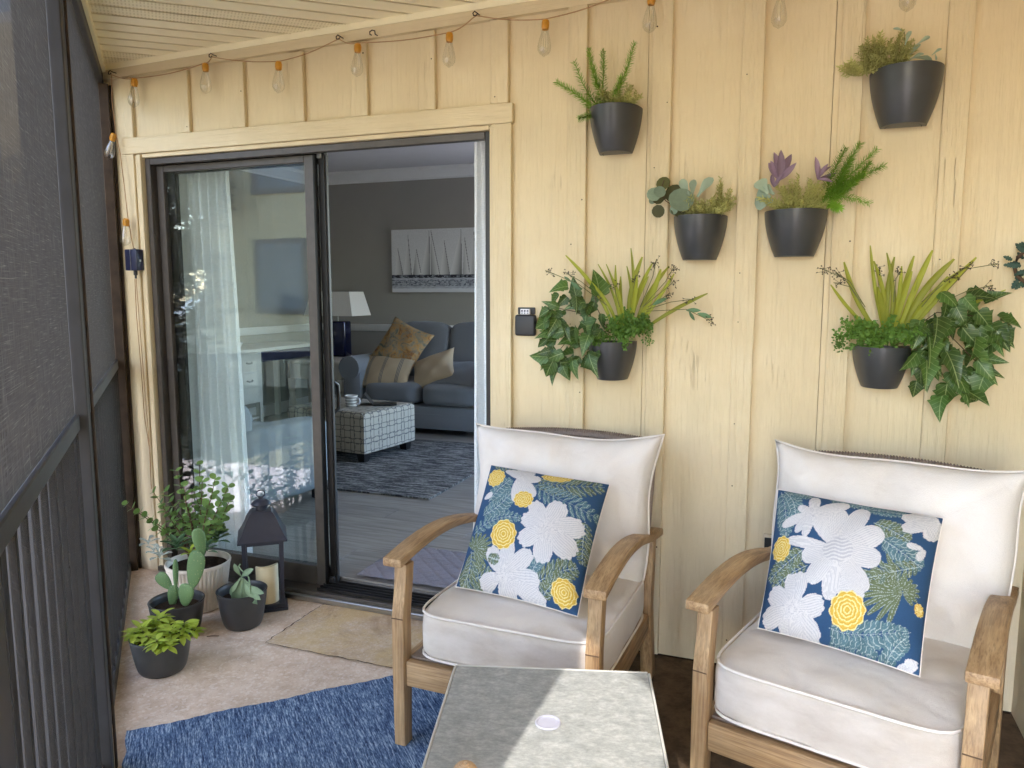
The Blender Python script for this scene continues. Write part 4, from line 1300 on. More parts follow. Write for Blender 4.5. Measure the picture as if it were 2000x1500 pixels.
# ---- printed throw pillows: pattern drawn as fabric print
NAVY, WHITE, YEL, YELD, OLIVE, TEAL, PALE, GREYL = l3(50, 82, 118), l3(218, 216, 216), l3(222, 184, 78), l3(178, 134, 46), l3(104, 116, 86), l3(88, 120, 130), l3(176, 190, 188), l3(190, 190, 196)
class Print:
    def __init__(self, corners, n=230):
        self.n = n
        self.tl, self.tr, self.bl, self.br = [np.array(c, float) for c in corners]
        u, v = np.meshgrid(np.linspace(0, 1, n + 1), np.linspace(0, 1, n + 1))
        self.u, self.v = u.ravel(), v.ravel()
        top = self.tl[None] * (1 - self.u)[:, None] + self.tr[None] * self.u[:, None]
        bot = self.bl[None] * (1 - self.u)[:, None] + self.br[None] * self.u[:, None]
        self.P = bot * (1 - self.v)[:, None] + top * self.v[:, None]
        self.c = np.tile(NAVY, (len(self.u), 1))
        self.rs = np.random.RandomState(3)
    def petal(self, base, tip, w, col=WHITE, vein=GREYL, nv=7, frill=0.0, belly=.6, ph=0.0):
        b, t = np.array(base, float), np.array(tip, float)
        d = t - b; L = np.hypot(*d); d /= L; nrm = np.array([-d[1], d[0]])
        q = self.P - b
        a = (q @ d) / L; s = q @ nrm
        prof = np.clip(a, 0, 1) ** belly * np.clip(1 - a, 0, 1) ** .42
        mx = (belly / (belly + .42)) ** belly * (1 - belly / (belly + .42)) ** .42
        wd = w * prof / mx
        if frill:
            ang = np.arctan2(s, (a * L))
            a2 = a + frill * np.sin(ang * 34 + ph)
            wd = w * np.clip(a2, 0, 1) ** belly * np.clip(1 - a2, 0, 1) ** .42 / mx
        wd = wd * (.84 if nv > 3 else 1)
        ins = (a > 0) & (a < 1) & (np.abs(s) < wd)
        self.c[ins] = col
        if nv:
            r = s / np.maximum(wd, 1e-3) * nv / 2 + .22 * np.sin(a * 9 + ph)
            vn = ins & (np.abs(r - np.round(r)) < (.15 if nv > 2 else .07)) & (a > .06)
            self.c[vn] = vein
        ed = ins & (np.abs(np.abs(s) - wd) < (2.2 if nv > 2 else 1.6)) & (a < .9)
        self.c[ed] = .62 * col + .38 * vein
    def dahlia(self, c, rx, ry):
        c = np.array(c, float)
        q = (self.P - c) / np.array([rx, ry]); r = np.hypot(q[:, 0], q[:, 1]); th = np.arctan2(q[:, 1], q[:, 0])
        ins = r < 1 + .05 * np.cos(10 * th)
        self.c[ins] = YEL
        for k, (r0, n_, o) in enumerate(((1.0, 10, 0), (.78, 10, .31), (.56, 8, 0), (.36, 6, .3), (.18, 4, 0))):
            rad_ = r0 * (1 - .10 * (1 - np.abs(np.cos(n_ / 2 * th + o * n_ / 2))))
            ln = ins & (np.abs(r - rad_) < .038)
            self.c[ln] = l3(244, 226, 158)
            sd = ins & (r < rad_ - .03) & (r > rad_ - .10)
            self.c[sd] = YEL * .72 + YELD * .28
    def frond(self, pts, n, ln, w, col=OLIVE, out=PALE, both=True, curl=.45):
        pts = np.array(pts, float)
        t = np.linspace(0, 1, 60)
        sp = ((1 - t) ** 2)[:, None] * pts[0] + (2 * t * (1 - t))[:, None] * pts[1] + (t ** 2)[:, None] * pts[2]
        for i in range(n):
            f = (i + .5) / n
            k = int(f * 58); p0 = sp[k]; d = sp[min(k + 2, 59)] - sp[k]; d = d / (np.hypot(*d) + 1e-6)
            L = ln * math.sin(math.pi * (.18 + .78 * f)) ** .7
            for s in ((1, -1) if both else (1,)):
                nr = np.array([-d[1], d[0]]) * s
                e = p0 + (nr * (1 - curl * .5) + d * curl * 1.3) * L
                self.petal(p0, e, w * .72, (col if (i + (s > 0)) % 3 else (col * .6 + TEAL * .4)) * (.85 + .3 * ((i * 7) % 5) / 5), out, 1, 0, .55)
        for a in sp[::1]:
            ins = np.hypot(*(self.P - a).T) < 3.0
            self.c[ins] = out
def throw_pillow(label, TL, TR, BL, BR, thick, pr, seed):
    TL, TR, BL, BR = [Vector(a) for a in (TL, TR, BL, BR)]
    nrm = ((TR - TL).cross(TL - BL)).normalized()
    cen = (TL + TR + BL + BR) / 4
    if nrm.dot(CAM - cen) < 0: nrm = -nrm
    root = thing('throw_pillow', label, 'pillow', tuple(cen), 0, 'floral throw pillows on the armchairs')
    rnd = random.Random(seed); ph = [rnd.uniform(0, 6.28) for _ in range(4)]
    def P(u, v, s):
        a, b_ = 2 * u - 1, 2 * v - 1
        e = max(0, (1 - abs(a) ** 2.6) * (1 - abs(b_) ** 2.6)) ** .55
        ui = .5 + a / 2 * (1 - .035 * (1 - b_ * b_)); vi = .5 + b_ / 2 * (1 - .035 * (1 - a * a))
        q = (BL * (1 - ui) + BR * ui) * (1 - vi) + (TL * (1 - ui) + TR * ui) * vi
        wv = .004 * math.sin(5 * a + ph[0]) * math.sin(4 * b_ + ph[1]) + .002 * math.sin(11 * a - 7 * b_ + ph[2])
        return q - cen + nrm * s * (thick / 2 * e + wv * min(1, 2 * e))
    n_ = pr.n
    m = MB(); m.grid(lambda u, v: P(u, v, 1), n_, n_)
    me = m.mesh('front_cover', M['print']); me.shade_smooth(); paint_mesh(me, np.clip(pr.c, 0, 1)); link('front_cover', me, root)
    m = MB(); m.grid(lambda u, v: P(1 - u, v, -1), 30, 30); me = m.mesh('back_cover', M['cushion']); me.shade_smooth(); link('back_cover', me, root)
    pth = [P(i / 30, 1, 0) for i in range(30)] + [P(1, 1 - i / 30, 0) for i in range(30)] + [P(1 - i / 30, 0, 0) for i in range(30)] + [P(0, i / 30, 0) for i in range(30)]
    m = MB(); m.loop(pth, .0022, 5); m.build('seam', M['piping'], root, smooth=60)
p1 = Print([(480, 110), (1520, 280), (140, 1160), (1220, 1430)])
p1.frond([(930, 320), (1150, 420), (1480, 330)], 13, 170, 22); p1.frond([(900, 380), (1120, 560), (1440, 640)], 12, 150, 20, TEAL)
p1.frond([(520, 130), (640, 170), (860, 190)], 9, 70, 14); p1.frond([(420, 640), (600, 600), (720, 440)], 10, 120, 26, TEAL)
p1.frond([(480, 520), (560, 430), (700, 330)], 8, 110, 24, TEAL); p1.frond([(330, 780), (560, 640), (800, 720)], 11, 90, 22, TEAL)
p1.frond([(180, 1180), (360, 1130), (500, 1150)], 8, 120, 20); p1.frond([(300, 930), (340, 1060), (210, 1180)], 8, 130, 22)
for k in range(12):
    a = -2.1 + k * .3
    p1.petal((340, 930), (340 + 190 * math.cos(a), 950 + 170 * math.sin(a)), 17, OLIVE, PALE, 2, 0, .5)
p1.frond([(900, 1230), (1080, 1160), (1250, 1090)], 9, 130, 22); p1.frond([(930, 1330), (1060, 1200), (1180, 1190)], 9, 100, 20)
p1.frond([(1330, 700), (1300, 880), (1290, 1050)], 10, 90, 18); p1.frond([(860, 1180), (900, 1080), (1020, 1010)], 8, 80, 18, TEAL)
for tip in ((680, 200), (780, 170), (890, 190), (960, 300)): p1.petal((790, 320), tip, 58, nv=7, frill=.02)
p1.petal((780, 300), (735, 560), 62, nv=7); p1.petal((790, 300), (905, 520), 66, nv=7); p1.petal((790, 310), (640, 200), 40)
p1.petal((420, 470), (515, 450), 40)
for tip, w in (((1150, 560), 105), ((900, 560), 88), ((1325, 760), 110), ((1230, 1010), 125), ((960, 1090), 100), ((770, 920), 95), ((800, 700), 85)): p1.petal((1010, 800), tip, w, nv=10, frill=.03, belly=.8)
for tip, w in (((500, 940), 78), ((690, 900), 80), ((880, 1000), 85), ((930, 1240), 110), ((640, 1330), 110), ((385, 1195), 70), ((960, 1360), 70)): p1.petal((610, 1170), tip, w, nv=9, frill=.02, belly=.8)
p1.dahlia((545, 280), 90, 96); p1.dahlia((1095, 255), 130, 72); p1.dahlia((812, 535), 88, 82); p1.dahlia((628, 840), 118, 126); p1.dahlia((1130, 1290), 106, 100)
p1.frond([(480, 1010), (520, 1030), (580, 1050)], 5, 60, 14)
throw_pillow('blue floral pillow with five yellow blooms on the armchair by the door', (1.222, -.405, .802), (1.652, -.412, .772), (1.226, -.715, .470), (1.652, -.790, .468), .18, p1, 5)
p2 = Print([(200, 95), (1385, 300), (55, 1105), (1225, 1455)])
p2.frond([(230, 130), (300, 330), (270, 520)], 9, 110, 26, TEAL); p2.frond([(260, 130), (360, 220), (360, 380)], 8, 90, 26, TEAL); p2.frond([(480, 190), (420, 150), (300, 150)], 6, 80, 22, TEAL)
p2.frond([(620, 200), (760, 230), (900, 260)], 8, 60, 20, TEAL); p2.frond([(880, 280), (1000, 300), (1150, 320)], 8, 80, 20, TEAL)
p2.frond([(940, 430), (1050, 470), (1180, 560)], 9, 110, 22); p2.frond([(1000, 560), (1120, 650), (1260, 740)], 9, 120, 24, TEAL)
p2.frond([(420, 640), (300, 720), (140, 810)], 10, 110, 20); p2.frond([(460, 760), (300, 800), (180, 880)], 8, 90, 18)
for k in range(11):
    a = 1.9 + k * .25
    p2.petal((1130, 930), (1130 + 320 * math.cos(a), 930 + 270 * math.sin(a)), 20, OLIVE, PALE, 2, 0, .5)
for k in range(8):
    a = 1.0 - k * .4
    p2.petal((1140, 930), (1140 + 110 * math.cos(a), 930 + 110 * math.sin(a)), 16, OLIVE, PALE, 2, 0, .5)
p2.frond([(1240, 740), (1080, 800), (860, 880)], 10, 90, 20)
p2.frond([(620, 1180), (850, 1280), (1180, 1200)], 13, 120, 30, TEAL); p2.frond([(600, 1270), (800, 1330), (1020, 1400)], 11, 80, 24, TEAL); p2.frond([(1000, 1400), (1080, 1290), (1150, 1240)], 7, 90, 28, TEAL)
for tip, w in (((510, 180), 52), ((760, 250), 62), ((245, 430), 48), ((360, 500), 45), ((380, 290), 42), ((640, 400), 50), ((430, 540), 44)): p2.petal((500, 350), tip, w, nv=7)
for tip, w in (((520, 370), 78), ((690, 300), 88), ((880, 290), 88), ((1005, 500), 110), ((990, 730), 100), ((890, 960), 84), ((740, 1000), 70), ((620, 1010), 78), ((470, 880), 90), ((415, 690), 82), ((290, 545), 50), ((860, 1010), 60)): p2.petal((690, 650), tip, w, nv=10, belly=.8)
cc = np.hypot((p2.P[:, 0] - 690) / 110, (p2.P[:, 1] - 650) / 95) < 1; p2.c[cc] = np.where((np.sin(p2.P[cc, 1] * .22 + 2 * np.sin(p2.P[cc, 0] * .05)) > .2)[:, None], WHITE, GREYL)
for tip, w in (((420, 800), 85), ((320, 800), 55), ((160, 890), 85), ((95, 1070), 85), ((250, 1180), 60), ((590, 1030), 92), ((520, 1270), 100), ((380, 1240), 70)): p2.petal((345, 1050), tip, w, nv=9, frill=.03, belly=.8)
for tip, w in (((1120, 350), 70), ((1130, 470), 70), ((1290, 520), 60), ((1180, 290), 60)): p2.petal((1360, 340), tip, w, nv=8, frill=.02)
p2.petal((1270, 600), (1160, 590), 30); p2.petal((1280, 600), (1230, 690), 30); p2.petal((1220, 1400), (1060, 1440), 40); p2.petal((1220, 1380), (1130, 1390), 30)
p2.dahlia((240, 600), 78, 96); p2.dahlia((757, 1080), 128, 126); p2.dahlia((610, 1320), 60, 36); p2.dahlia((1240, 1040), 30, 45)
throw_pillow('blue floral pillow with large white bloom on the armchair by the end wall', (2.182, -.440, .812), (2.612, -.545, .798), (2.150, -.700, .476), (2.535, -.840, .474), .19, p2, 6)

M['cap_lilac'] = simple('lilac_grey_plastic', rgb(176, 176, 190), .4, .02, 40, .4)
# ---- patio side table
ang = math.atan2(.138, .478)
tx = thing('side_table', 'square grey tile-topped side table between the two armchairs', 'table', (1.733, -1.318, 0), ang)
hwid = .249
m = MB(); m.box(-hwid + .004, hwid - .004, -hwid + .004, hwid - .004, .436, .4505); m.build('table_top', M['tile'], tx, bevel=.0015, segs=1)
for a in range(4):
    m = MB(); m.box(-hwid + .0045, hwid - .0045, -hwid - .002, -hwid + .0035, .425, .4515); placed(m, RZ(90 * a)); m.build('edge_trim', M['table_metal'], tx, bevel=.001, segs=1)
    m = MB(); m.box(hwid - .05, hwid - .012, hwid - .05, hwid - .012, 0, .4355); placed(m, RZ(90 * a)); m.build('leg', M['table_metal'], tx, bevel=.003, segs=1)
    m = MB(); m.box(-hwid + .051, hwid - .051, hwid - .04, hwid - .022, .385, .4245); placed(m, RZ(90 * a)); m.build('apron', M['table_metal'], tx, bevel=.002, segs=1)
m = MB(); m.lathe([(0, .4512), (.0235, .4512), (.0245, .4535), (.0275, .4545), (.0292, .4512)], 36); m.build('hole_cap', M['cap_lilac'], tx, smooth=40)
# rope-wound ball on the near edge of the table
rb = MB()
prof = []
for i in range(61):
    a = math.pi * i / 60
    r = .0262 + .0012 * math.cos(a * 26)
    prof.append((max(.0003, r * math.sin(a)), .0262 - r * math.cos(a)))
rb.lathe(prof, 28)
o = rb.build('rope_ball', M['tan_rope'], smooth=70); o.location = (1.652, -1.590, .4515); tag(o, 'small ball wound in tan rope at the near edge of the side table', 'rope ball')

# ---- outdoor rug
rg = MB(); random.seed(31)
def rug_pt(u, v, z=None):
    e = .004 * math.sin(23 * u + 2) + .003 * math.sin(61 * v + 1) + .002 * math.sin(140 * u + 90 * v)
    x = 1.2 * u + e * (u < .001 or u > .999); y = -1.7 * (1 - v) + e * (v < .001 or v > .999)
    return (x, y, (.0085 + .0012 * math.sin(9 * u) * math.sin(13 * v)) if z is None else z)
rg.grid(rug_pt, 90, 110)
def rug_skirt(f, n):
    k = len(rg.v)
    for i in range(n + 1):
        u, v = f(i / n); rg.v += [rug_pt(u, v), rug_pt(u, v, .0006)]
    rg.f += [(k + 2 * i, k + 2 * i + 1, k + 2 * i + 3, k + 2 * i + 2) for i in range(n)]
rug_skirt(lambda s: (s, 1), 90); rug_skirt(lambda s: (0, s), 110); rug_skirt(lambda s: (1, 1 - s), 110); rug_skirt(lambda s: (1 - s, 0), 90)
o = rg.build('outdoor_rug', M['rug'])
o.matrix_basis = Matrix.Translation((.252, -1.143, 0)) @ Matrix.Rotation(rad(45), 4, 'Z')
tag(o, 'blue streaky flat woven rug on the porch floor', 'rug')
# ---- twig on the floor
m = MB(); a = fl(404, 1243, .004); m.tube([a, a + Vector((.02, .006, .003)), a + Vector((.045, .02, .001))], .0016, 5)
tag(m.build('twig', M['stem_br']), 'thin dry twig on the floor between the grey pots', 'twig')
# ============================================================ PLANTS
def leaf_shape(name, outline, mat, fold=.12, droop=.15):
    """leaf in local XY, tip at +Y (length 1); outline lists (half width, y)"""
    m = MB(); vs_ = []
    for (w, y) in outline:
        z = -droop * y * y
        vs_ += [(-w, y, z + fold * w), (0, y, z), (w, y, z + fold * w)]
    fs_ = []
    for i in range(len(outline) - 1):
        for k in (0, 1):
            fs_.append((3 * i + k, 3 * i + k + 1, 3 * i + 4 + k, 3 * i + 3 + k))
    m.add(vs_, fs_)
    return m.mesh(name, mat, smooth=180)
OVAL = [(.0, 0), (.22, .12), (.34, .3), (.38, .5), (.33, .72), (.2, .9), (.0, 1)]
ROUND = [(.0, 0), (.30, .1), (.46, .3), (.50, .52), (.42, .76), (.25, .93), (.0, 1)]
LANCE = [(.02, 0), (.09, .15), (.15, .38), (.16, .55), (.12, .76), (.06, .9), (.0, 1)]
SPOON = [(.05, 0), (.06, .2), (.12, .4), (.19, .6), (.21, .75), (.14, .92), (.0, 1)]
IVYO = [(.03, -.04), (.24, -.05), (.38, .04), (.40, .14), (.37, .24), (.50, .30), (.36, .44), (.27, .60), (.16, .80), (.0, 1.05)]
L_ivy = leaf_shape('leaf', IVYO, M['ivy'], .42, .45)
L_ivy2 = leaf_shape('leaf', [(a * .82, b) for a, b in IVYO], M['ivy'], -.3, .5)
L_ivy3 = leaf_shape('leaf', [(a * .9, b) for a, b in IVYO], M['ivy'], .7, .2)
L_euca = leaf_shape('leaf', ROUND, M['euca'], .15, .1)
L_eucad = leaf_shape('leaf', ROUND, M['euca_dk'], .1, .1)
L_lamb = leaf_shape('leaf', SPOON, M['lamb'], .5, .35)
L_purp = leaf_shape('leaf', [(a * 1.25, b) for a, b in LANCE], M['purple'], .45, .12)
L_jade = leaf_shape('leaf', ROUND, M['jade'], .12, .05)
L_lime = leaf_shape('leaf', LANCE, M['lime'], .5, .2)
L_drab = leaf_shape('leaf', SPOON, M['drab'], .4, .45)
L_silv = leaf_shape('leaf', SPOON, M['silver'], .5, .3)
L_agav = leaf_shape('leaf', LANCE, M['agave'], .5, .2)
L_cole = leaf_shape('leaf', [(.05, 0), (.2, .12), (.13, .2), (.27, .34), (.17, .44), (.27, .6), (.14, .7), (.16, .84), (.0, 1)], M['coleus'], .2, .2)
RND = random.Random(77)
def jit(v, a): return Vector(v) + Vector((RND.uniform(-a, a), RND.uniform(-a, a), RND.uniform(-a, a)))
def put(me, pos, tip, nrm, s, parent, sx=None):
    o = link(me.name.split('.')[0], me, parent)
    pm = parent.matrix_basis if parent is not None else Matrix()
    loc = parent.location if parent is not None else Vector()
    o.matrix_basis = orient(Vector(pos) - loc, tip, nrm, s, sx)
    return o
FRONT = Vector((0, -1, .25))

def needle_frond(mb, base, tip, width, n, rnd, curl=.0, nl=.022, up=.4):
    """a foxtail fern sprig or rosemary-like stem added to a mesh"""
    b, t = Vector(base), Vector(tip)
    side = (t - b).cross(Vector((0, -1, 0)))
    side = side.normalized() if side.length > 1e-5 else Vector((1, 0, 0))
    pts = [b + (t - b) * (i / 10) + side * curl * math.sin(math.pi * i / 10) for i in range(11)]
    mb.tube(pts, [.0016 * (1.3 - i / 11) for i in range(11)], 5)
    d = (t - b).normalized()
    for i in range(n):
        f = .04 + .96 * i / n
        k = min(int(f * 10), 9); p_ = pts[k].lerp(pts[k + 1], f * 10 - k)
        dd = (pts[k + 1] - pts[k]).normalized()
        a = i * 2.4 + rnd.uniform(-.4, .4)
        u = dd.orthogonal().normalized(); w = dd.cross(u)
        rdir = (u * math.cos(a) + w * math.sin(a))
        dirn = (rdir + dd * up * rnd.uniform(.5, 1.4)).normalized()
        L = nl * (1 - .35 * f) * rnd.uniform(.75, 1.2)
        sd = dirn.cross(dd).normalized() * (width * .5)
        e = p_ + dirn * L + dd * L * .15
        mid = p_ + dirn * L * .5 + dd * .0006
        mb.add([p_ - sd * .5, p_ + sd * .5, mid + sd, e, mid - sd], [(0, 1, 2, 3, 4)])
def sprig(parent, base, tip, mat, n=70, nl=.022, width=.0032, curl=0.0, name='fern_frond', up=.4):
    m = MB(); b = Vector(base) - parent.location; t = Vector(tip) - parent.location
    needle_frond(m, b, t, width, n, RND, curl, nl, up)
    return m.build(name, mat, parent)
def tuft(parent, center, rx, rz, n, mat, name='needle_foliage', nl=.019, depth=.05, seglen=.05, width=.0052):
    """a low bushy mass of needle sprigs: one uncountable part"""
    m = MB()
    c = Vector(center) - parent.location
    for i in range(n):
        a = RND.uniform(0, math.pi); r = RND.random() ** .6
        t = c + Vector((math.cos(a) * rx * r, RND.uniform(-1, .6) * depth, math.sin(a) * rz * r))
        b = c + Vector((math.cos(a) * rx * .45 * r + RND.uniform(-.1, .1) * rx, RND.uniform(-.4, .4) * depth, -.01))
        if (t - b).length < .015: t = b + Vector((0, -.01, .03))
        needle_frond(m, b, t, width, max(10, int(24 * (t - b).length / .05)), RND, RND.uniform(-.006, .006), nl, .5)
    return stuff(m.build(name, mat, parent))
def leafy_mass(parent, center, rx, ry, rz, n, size, mat, name='small_leaves', stems=14):
    m = MB(); c = Vector(center) - parent.location
    ends = []
    for i in range(stems):
        d = Vector((RND.gauss(0, 1), RND.gauss(0, .7) - .3, RND.gauss(.5, .7))).normalized()
        e = c + Vector((d.x * rx, d.y * ry, d.z * rz)) * RND.uniform(.6, 1.05)
        q = [c + Vector((0, 0, -.01)), c.lerp(e, .5) + jit((0, 0, 0), .008), e]
        m.tube(q, .0009, 4); ends.append(q)
    for i in range(n):
        q = ends[RND.randrange(stems)]; f = RND.random() ** .6
        p_ = (q[0].lerp(q[1], f * 2) if f < .5 else q[1].lerp(q[2], f * 2 - 1)) + jit((0, 0, 0), .011)
        d = jit((p_ - c).normalized() * .6, .8).normalized(); nn = jit(FRONT, .7).normalized()
        mt = orient(p_, d, nn, size * RND.uniform(.6, 1.25))
        m.add([mt @ Vector(v) for v in ((0, 0, 0), (.35, .35, .06), (.26, .8, .0), (0, 1, -.08), (-.26, .8, 0), (-.35, .35, .06))], [(0, 1, 2, 3, 4, 5)])
    return stuff(m.build(name, mat, parent))
def berry_stem(parent, pts, n, spread=.016):
    m = MB(); q = [Vector(a) - parent.location for a in pts]
    m.tube(q, .0013, 5); st = m.build('berry_stem', M['stem'], parent)
    m = MB(); e = q[-1]; d = (q[-1] - q[-2]).normalized()
    for i in range(n):
        o = jit((0, 0, 0), spread) - d * RND.uniform(0, .028)
        c = e + o
        m.tube([e - d * .03 * RND.random(), c], .0006, 3, cap=False)
        for k in range(4):
            v = jit((0, 0, 0), 1).normalized() * .0052
            w = v.orthogonal().normalized() * .0019
            m.add([c - w, c + v, c + w, c + w.cross(v).normalized() * .0019], [(0, 1, 2), (0, 3, 1), (2, 1, 3)])
    m.build('berries', M['berry'], st)
    return st
def blade(parent, base, tip, w, bend=.02):
    b, t = Vector(base) - parent.location, Vector(tip) - parent.location
    d = t - b; s = d.cross(Vector((0, -1, 0))).normalized()
    m = MB(); vs_ = []
    K = 9
    RND_B = RND.uniform(-.012, .012) * (d.length / .15)
    for i in range(K + 1):
        f = i / K
        c = b + d * f + Vector((0, -1, 0)) * bend * f * f + s * RND_B * math.sin(math.pi * f)
        ww = w * .78 * (.55 + .9 * math.sin(math.pi * min(f * .75 + .1, 1))) * (1 if f < .85 else (1.12 - f) / .27)
        vs_ += [c - s * ww / 2, c + Vector((0, .3 * ww, 0)), c + s * ww / 2]
    m.add(vs_, [(3 * i + k, 3 * i + k + 1, 3 * i + 4 + k, 3 * i + 3 + k) for i in range(K) for k in (0, 1)])
    return m.build('grass_blade', M['blade'], parent, smooth=180)

# ---- half-round planters on the wall
G_P = 'charcoal planters hung on the wall'
def planter(label, x0, x1, z1, z0, dep=.135):
    cx = (x0 + x1) / 2; w = x1 - x0
    t = thing('wall_planter', label, 'planter', (cx, -.0225, z0), 0, G_P)
    H = z1 - z0; n_, r_ = 36, 16
    m = MB(); vs_ = []
    def ring(sc_, z, th=0):
        out = []
        for k in range(n_ + 1):
            a = math.pi * k / n_
            out.append(((w / 2 * sc_ - th) * math.cos(a) * (1 if True else 1), -(dep * sc_ - th) * math.sin(a) ** .85 if 0 < k < n_ else -.0, z))
        return out
    rows = []
    for i in range(r_ + 1):
        f = i / r_
        rows.append(ring(1 - .37 * (1 - f) ** 1.75, H * f))
    rows.append(ring(1.0, H, .004)); rows.append(ring(.97, H - .03, .005))
    vs_ = [q for r in rows for q in r]
    fs_ = []
    for i in range(len(rows) - 1):
        for k in range(n_):
            fs_.append((i * (n_ + 1) + k + 1, i * (n_ + 1) + k, (i + 1) * (n_ + 1) + k, (i + 1) * (n_ + 1) + k + 1))
    m.add(vs_, fs_)
    m.f.append(tuple(range(0, n_ + 1)))                          # underside
    m.add([(-w / 2 * .63, .0, 0), (w / 2 * .63, .0, 0), (w / 2, .0, H), (-w / 2, .0, H)], [(0, 1, 2, 3)])
    m.build('pot', M['pot'], t, smooth=50)
    r2 = ring(.62 * .82, -.0008); r3 = ring(.62 * .45, .006)
    m = MB(); k_ = len(r2)
    m.add(r2 + r3, [(i, i + 1, k_ + i + 1, k_ + i) for i in range(k_ - 1)] + [tuple(range(2 * k_ - 1, k_ - 1, -1))])
    m.build('foot_recess', M['pot_in'], t)
    s_ = ring(.965, H - .028, .006)
    m = MB(); m.add(s_, [tuple(range(len(s_)))]); m.build('soil', M['soil'], t)
    return t
YP = -.085
def A(px, py, y=YP): return at(px, py, y)
# upper left: fern over sage
t = planter('wall planter with upright fern fronds, highest above the door side', 1.471, 1.660, 2.065, 1.910)
b = A(1178, 206)
for (tx_, ty_, yy, n_, c) in ((1239, 84, -.07, 90, .01), (1178, 98, -.05, 62, 0), (1150, 96, -.10, 100, -.012), (1086, 160, -.12, 90, .008), (1122, 120, -.07, 52, -.012), (1130, 232, -.13, 66, .0), (1160, 130, -.13, 70, -.01), (1212, 150, -.12, 60, .006)):
    sprig(t, b + Vector((RND.uniform(-.03, .03), RND.uniform(-.02, .02), -.02)), A(tx_, ty_, yy), M['fern'], int(n_ * 2.6), .026, .0036, c)
tuft(t, A(1205, 203), .105, .085, 46, M['sage'])
# second: eucalyptus, lambs ear, sage
t = planter('wall planter with round eucalyptus leaves beside sage sprigs', 1.784, 1.969, 1.674, 1.523)
b = A(1318, 418)
for (px_, py_, tx_, ty_, s_, me, yy) in ((1290, 372, 1300, 346, .056, L_eucad, -.09), (1283, 392, 1272, 368, .05, L_euca, -.12), (1290, 386, 1287, 364, .04, L_euca, -.13), (1283, 400, 1288, 424, .062, L_eucad, -.11), (1290, 392, 1296, 374, .036, L_eucad, -.08), (1276, 385, 1272, 398, .03, L_euca, -.1),
                                       (1344, 410, 1318, 372, .082, L_euca, -.13), (1322, 396, 1313, 362, .05, L_eucad, -.09), (1312, 400, 1336, 416, .05, L_eucad, -.12), (1322, 404, 1310, 416, .03, L_euca, -.13), (1290, 398, 1282, 378, .045, L_eucad, -.10)):
    p0, p1_ = A(px_, py_, yy), A(tx_, ty_, yy + .005)
    put(me, p0, p1_ - p0, jit((.1, -1, .2), .35), (p1_ - p0).length * 1.05, t)
m = MB(); m.tube([a - t.location for a in (A(1330, 412), A(1300, 392, -.1), A(1290, 372, -.1), A(1297, 352, -.09))], .0016, 5); m.build('stem', M['stem_br'], t)
for (tx_, ty_, yy) in ((1331, 351, -.10), (1353, 352, -.09), (1386, 347, -.10), (1340, 372, -.12)):
    p0, p1_ = A(1352 + (tx_ - 1352) * .3, 385, yy), A(tx_, ty_, yy)
    put(L_lamb, p0, p1_ - p0, jit((0, -1, .3), .2), (p1_ - p0).length * 1.1, t)
tuft(t, A(1376, 414), .115, .062, 48, M['sage'])
tuft(t, A(1408, 408), .05, .105, 22, M['sage'], seglen=.05)
# third: purple leaves, sage, bright fern
t = planter('wall planter with purple leaves beside bright green fern', 2.092, 2.295, 1.681, 1.530)
for (bx, by, fan) in ((1522, 352, ((1503, 322), (1512, 304), (1530, 300), (1544, 306), (1551, 322), (1507, 318), (1540, 330))), (1596, 350, ((1594, 312), (1600, 326), (1620, 328), (1630, 340), (1624, 352), (1612, 322))), (1512, 366, ((1505, 345), (1518, 350), (1526, 340)))):
    for q in fan:
        p0, p1_ = A(bx, by, -.10), A(q[0], q[1], -.09 + RND.uniform(-.03, .02))
        put(L_purp, p0, p1_ - p0 + jit((0, -.006, 0), .006), jit((0, -1, .2), .7), (p1_ - p0).length * 1.15, t, (p1_ - p0).length * .78)
for (bx, by, tx_, ty_) in ((1500, 378, 1482, 352), (1510, 392, 1476, 398), (1505, 385, 1480, 374), (1512, 380, 1490, 364), (1504, 392, 1486, 388)):
    p0, p1_ = A(bx, by, -.11), A(tx_, ty_, -.10)
    put(L_lamb, p0, p1_ - p0, jit((0, -1, .2), .3), (p1_ - p0).length * 1.15, t, (p1_ - p0).length * 2.0)
tuft(t, A(1560, 402), .14, .10, 64, M['sage'])
for (tx_, ty_, yy, n_) in ((1680, 280, -.08, 110), (1714, 290, -.10, 90), (1728, 322, -.08, 100), (1652, 288, -.09, 90), (1700, 398, -.12, 60), (1664, 310, -.13, 110), (1690, 340, -.13, 100), (1640, 408, -.15, 60), (1700, 318, -.07, 100), (1672, 356, -.14, 90)):
    sprig(t, A(1612 + RND.uniform(-10, 14), 392 + RND.uniform(-10, 6), -.09), A(tx_, ty_, yy), M['fern'], int(n_ * 2.3), .026, .0036, RND.uniform(-.01, .01))
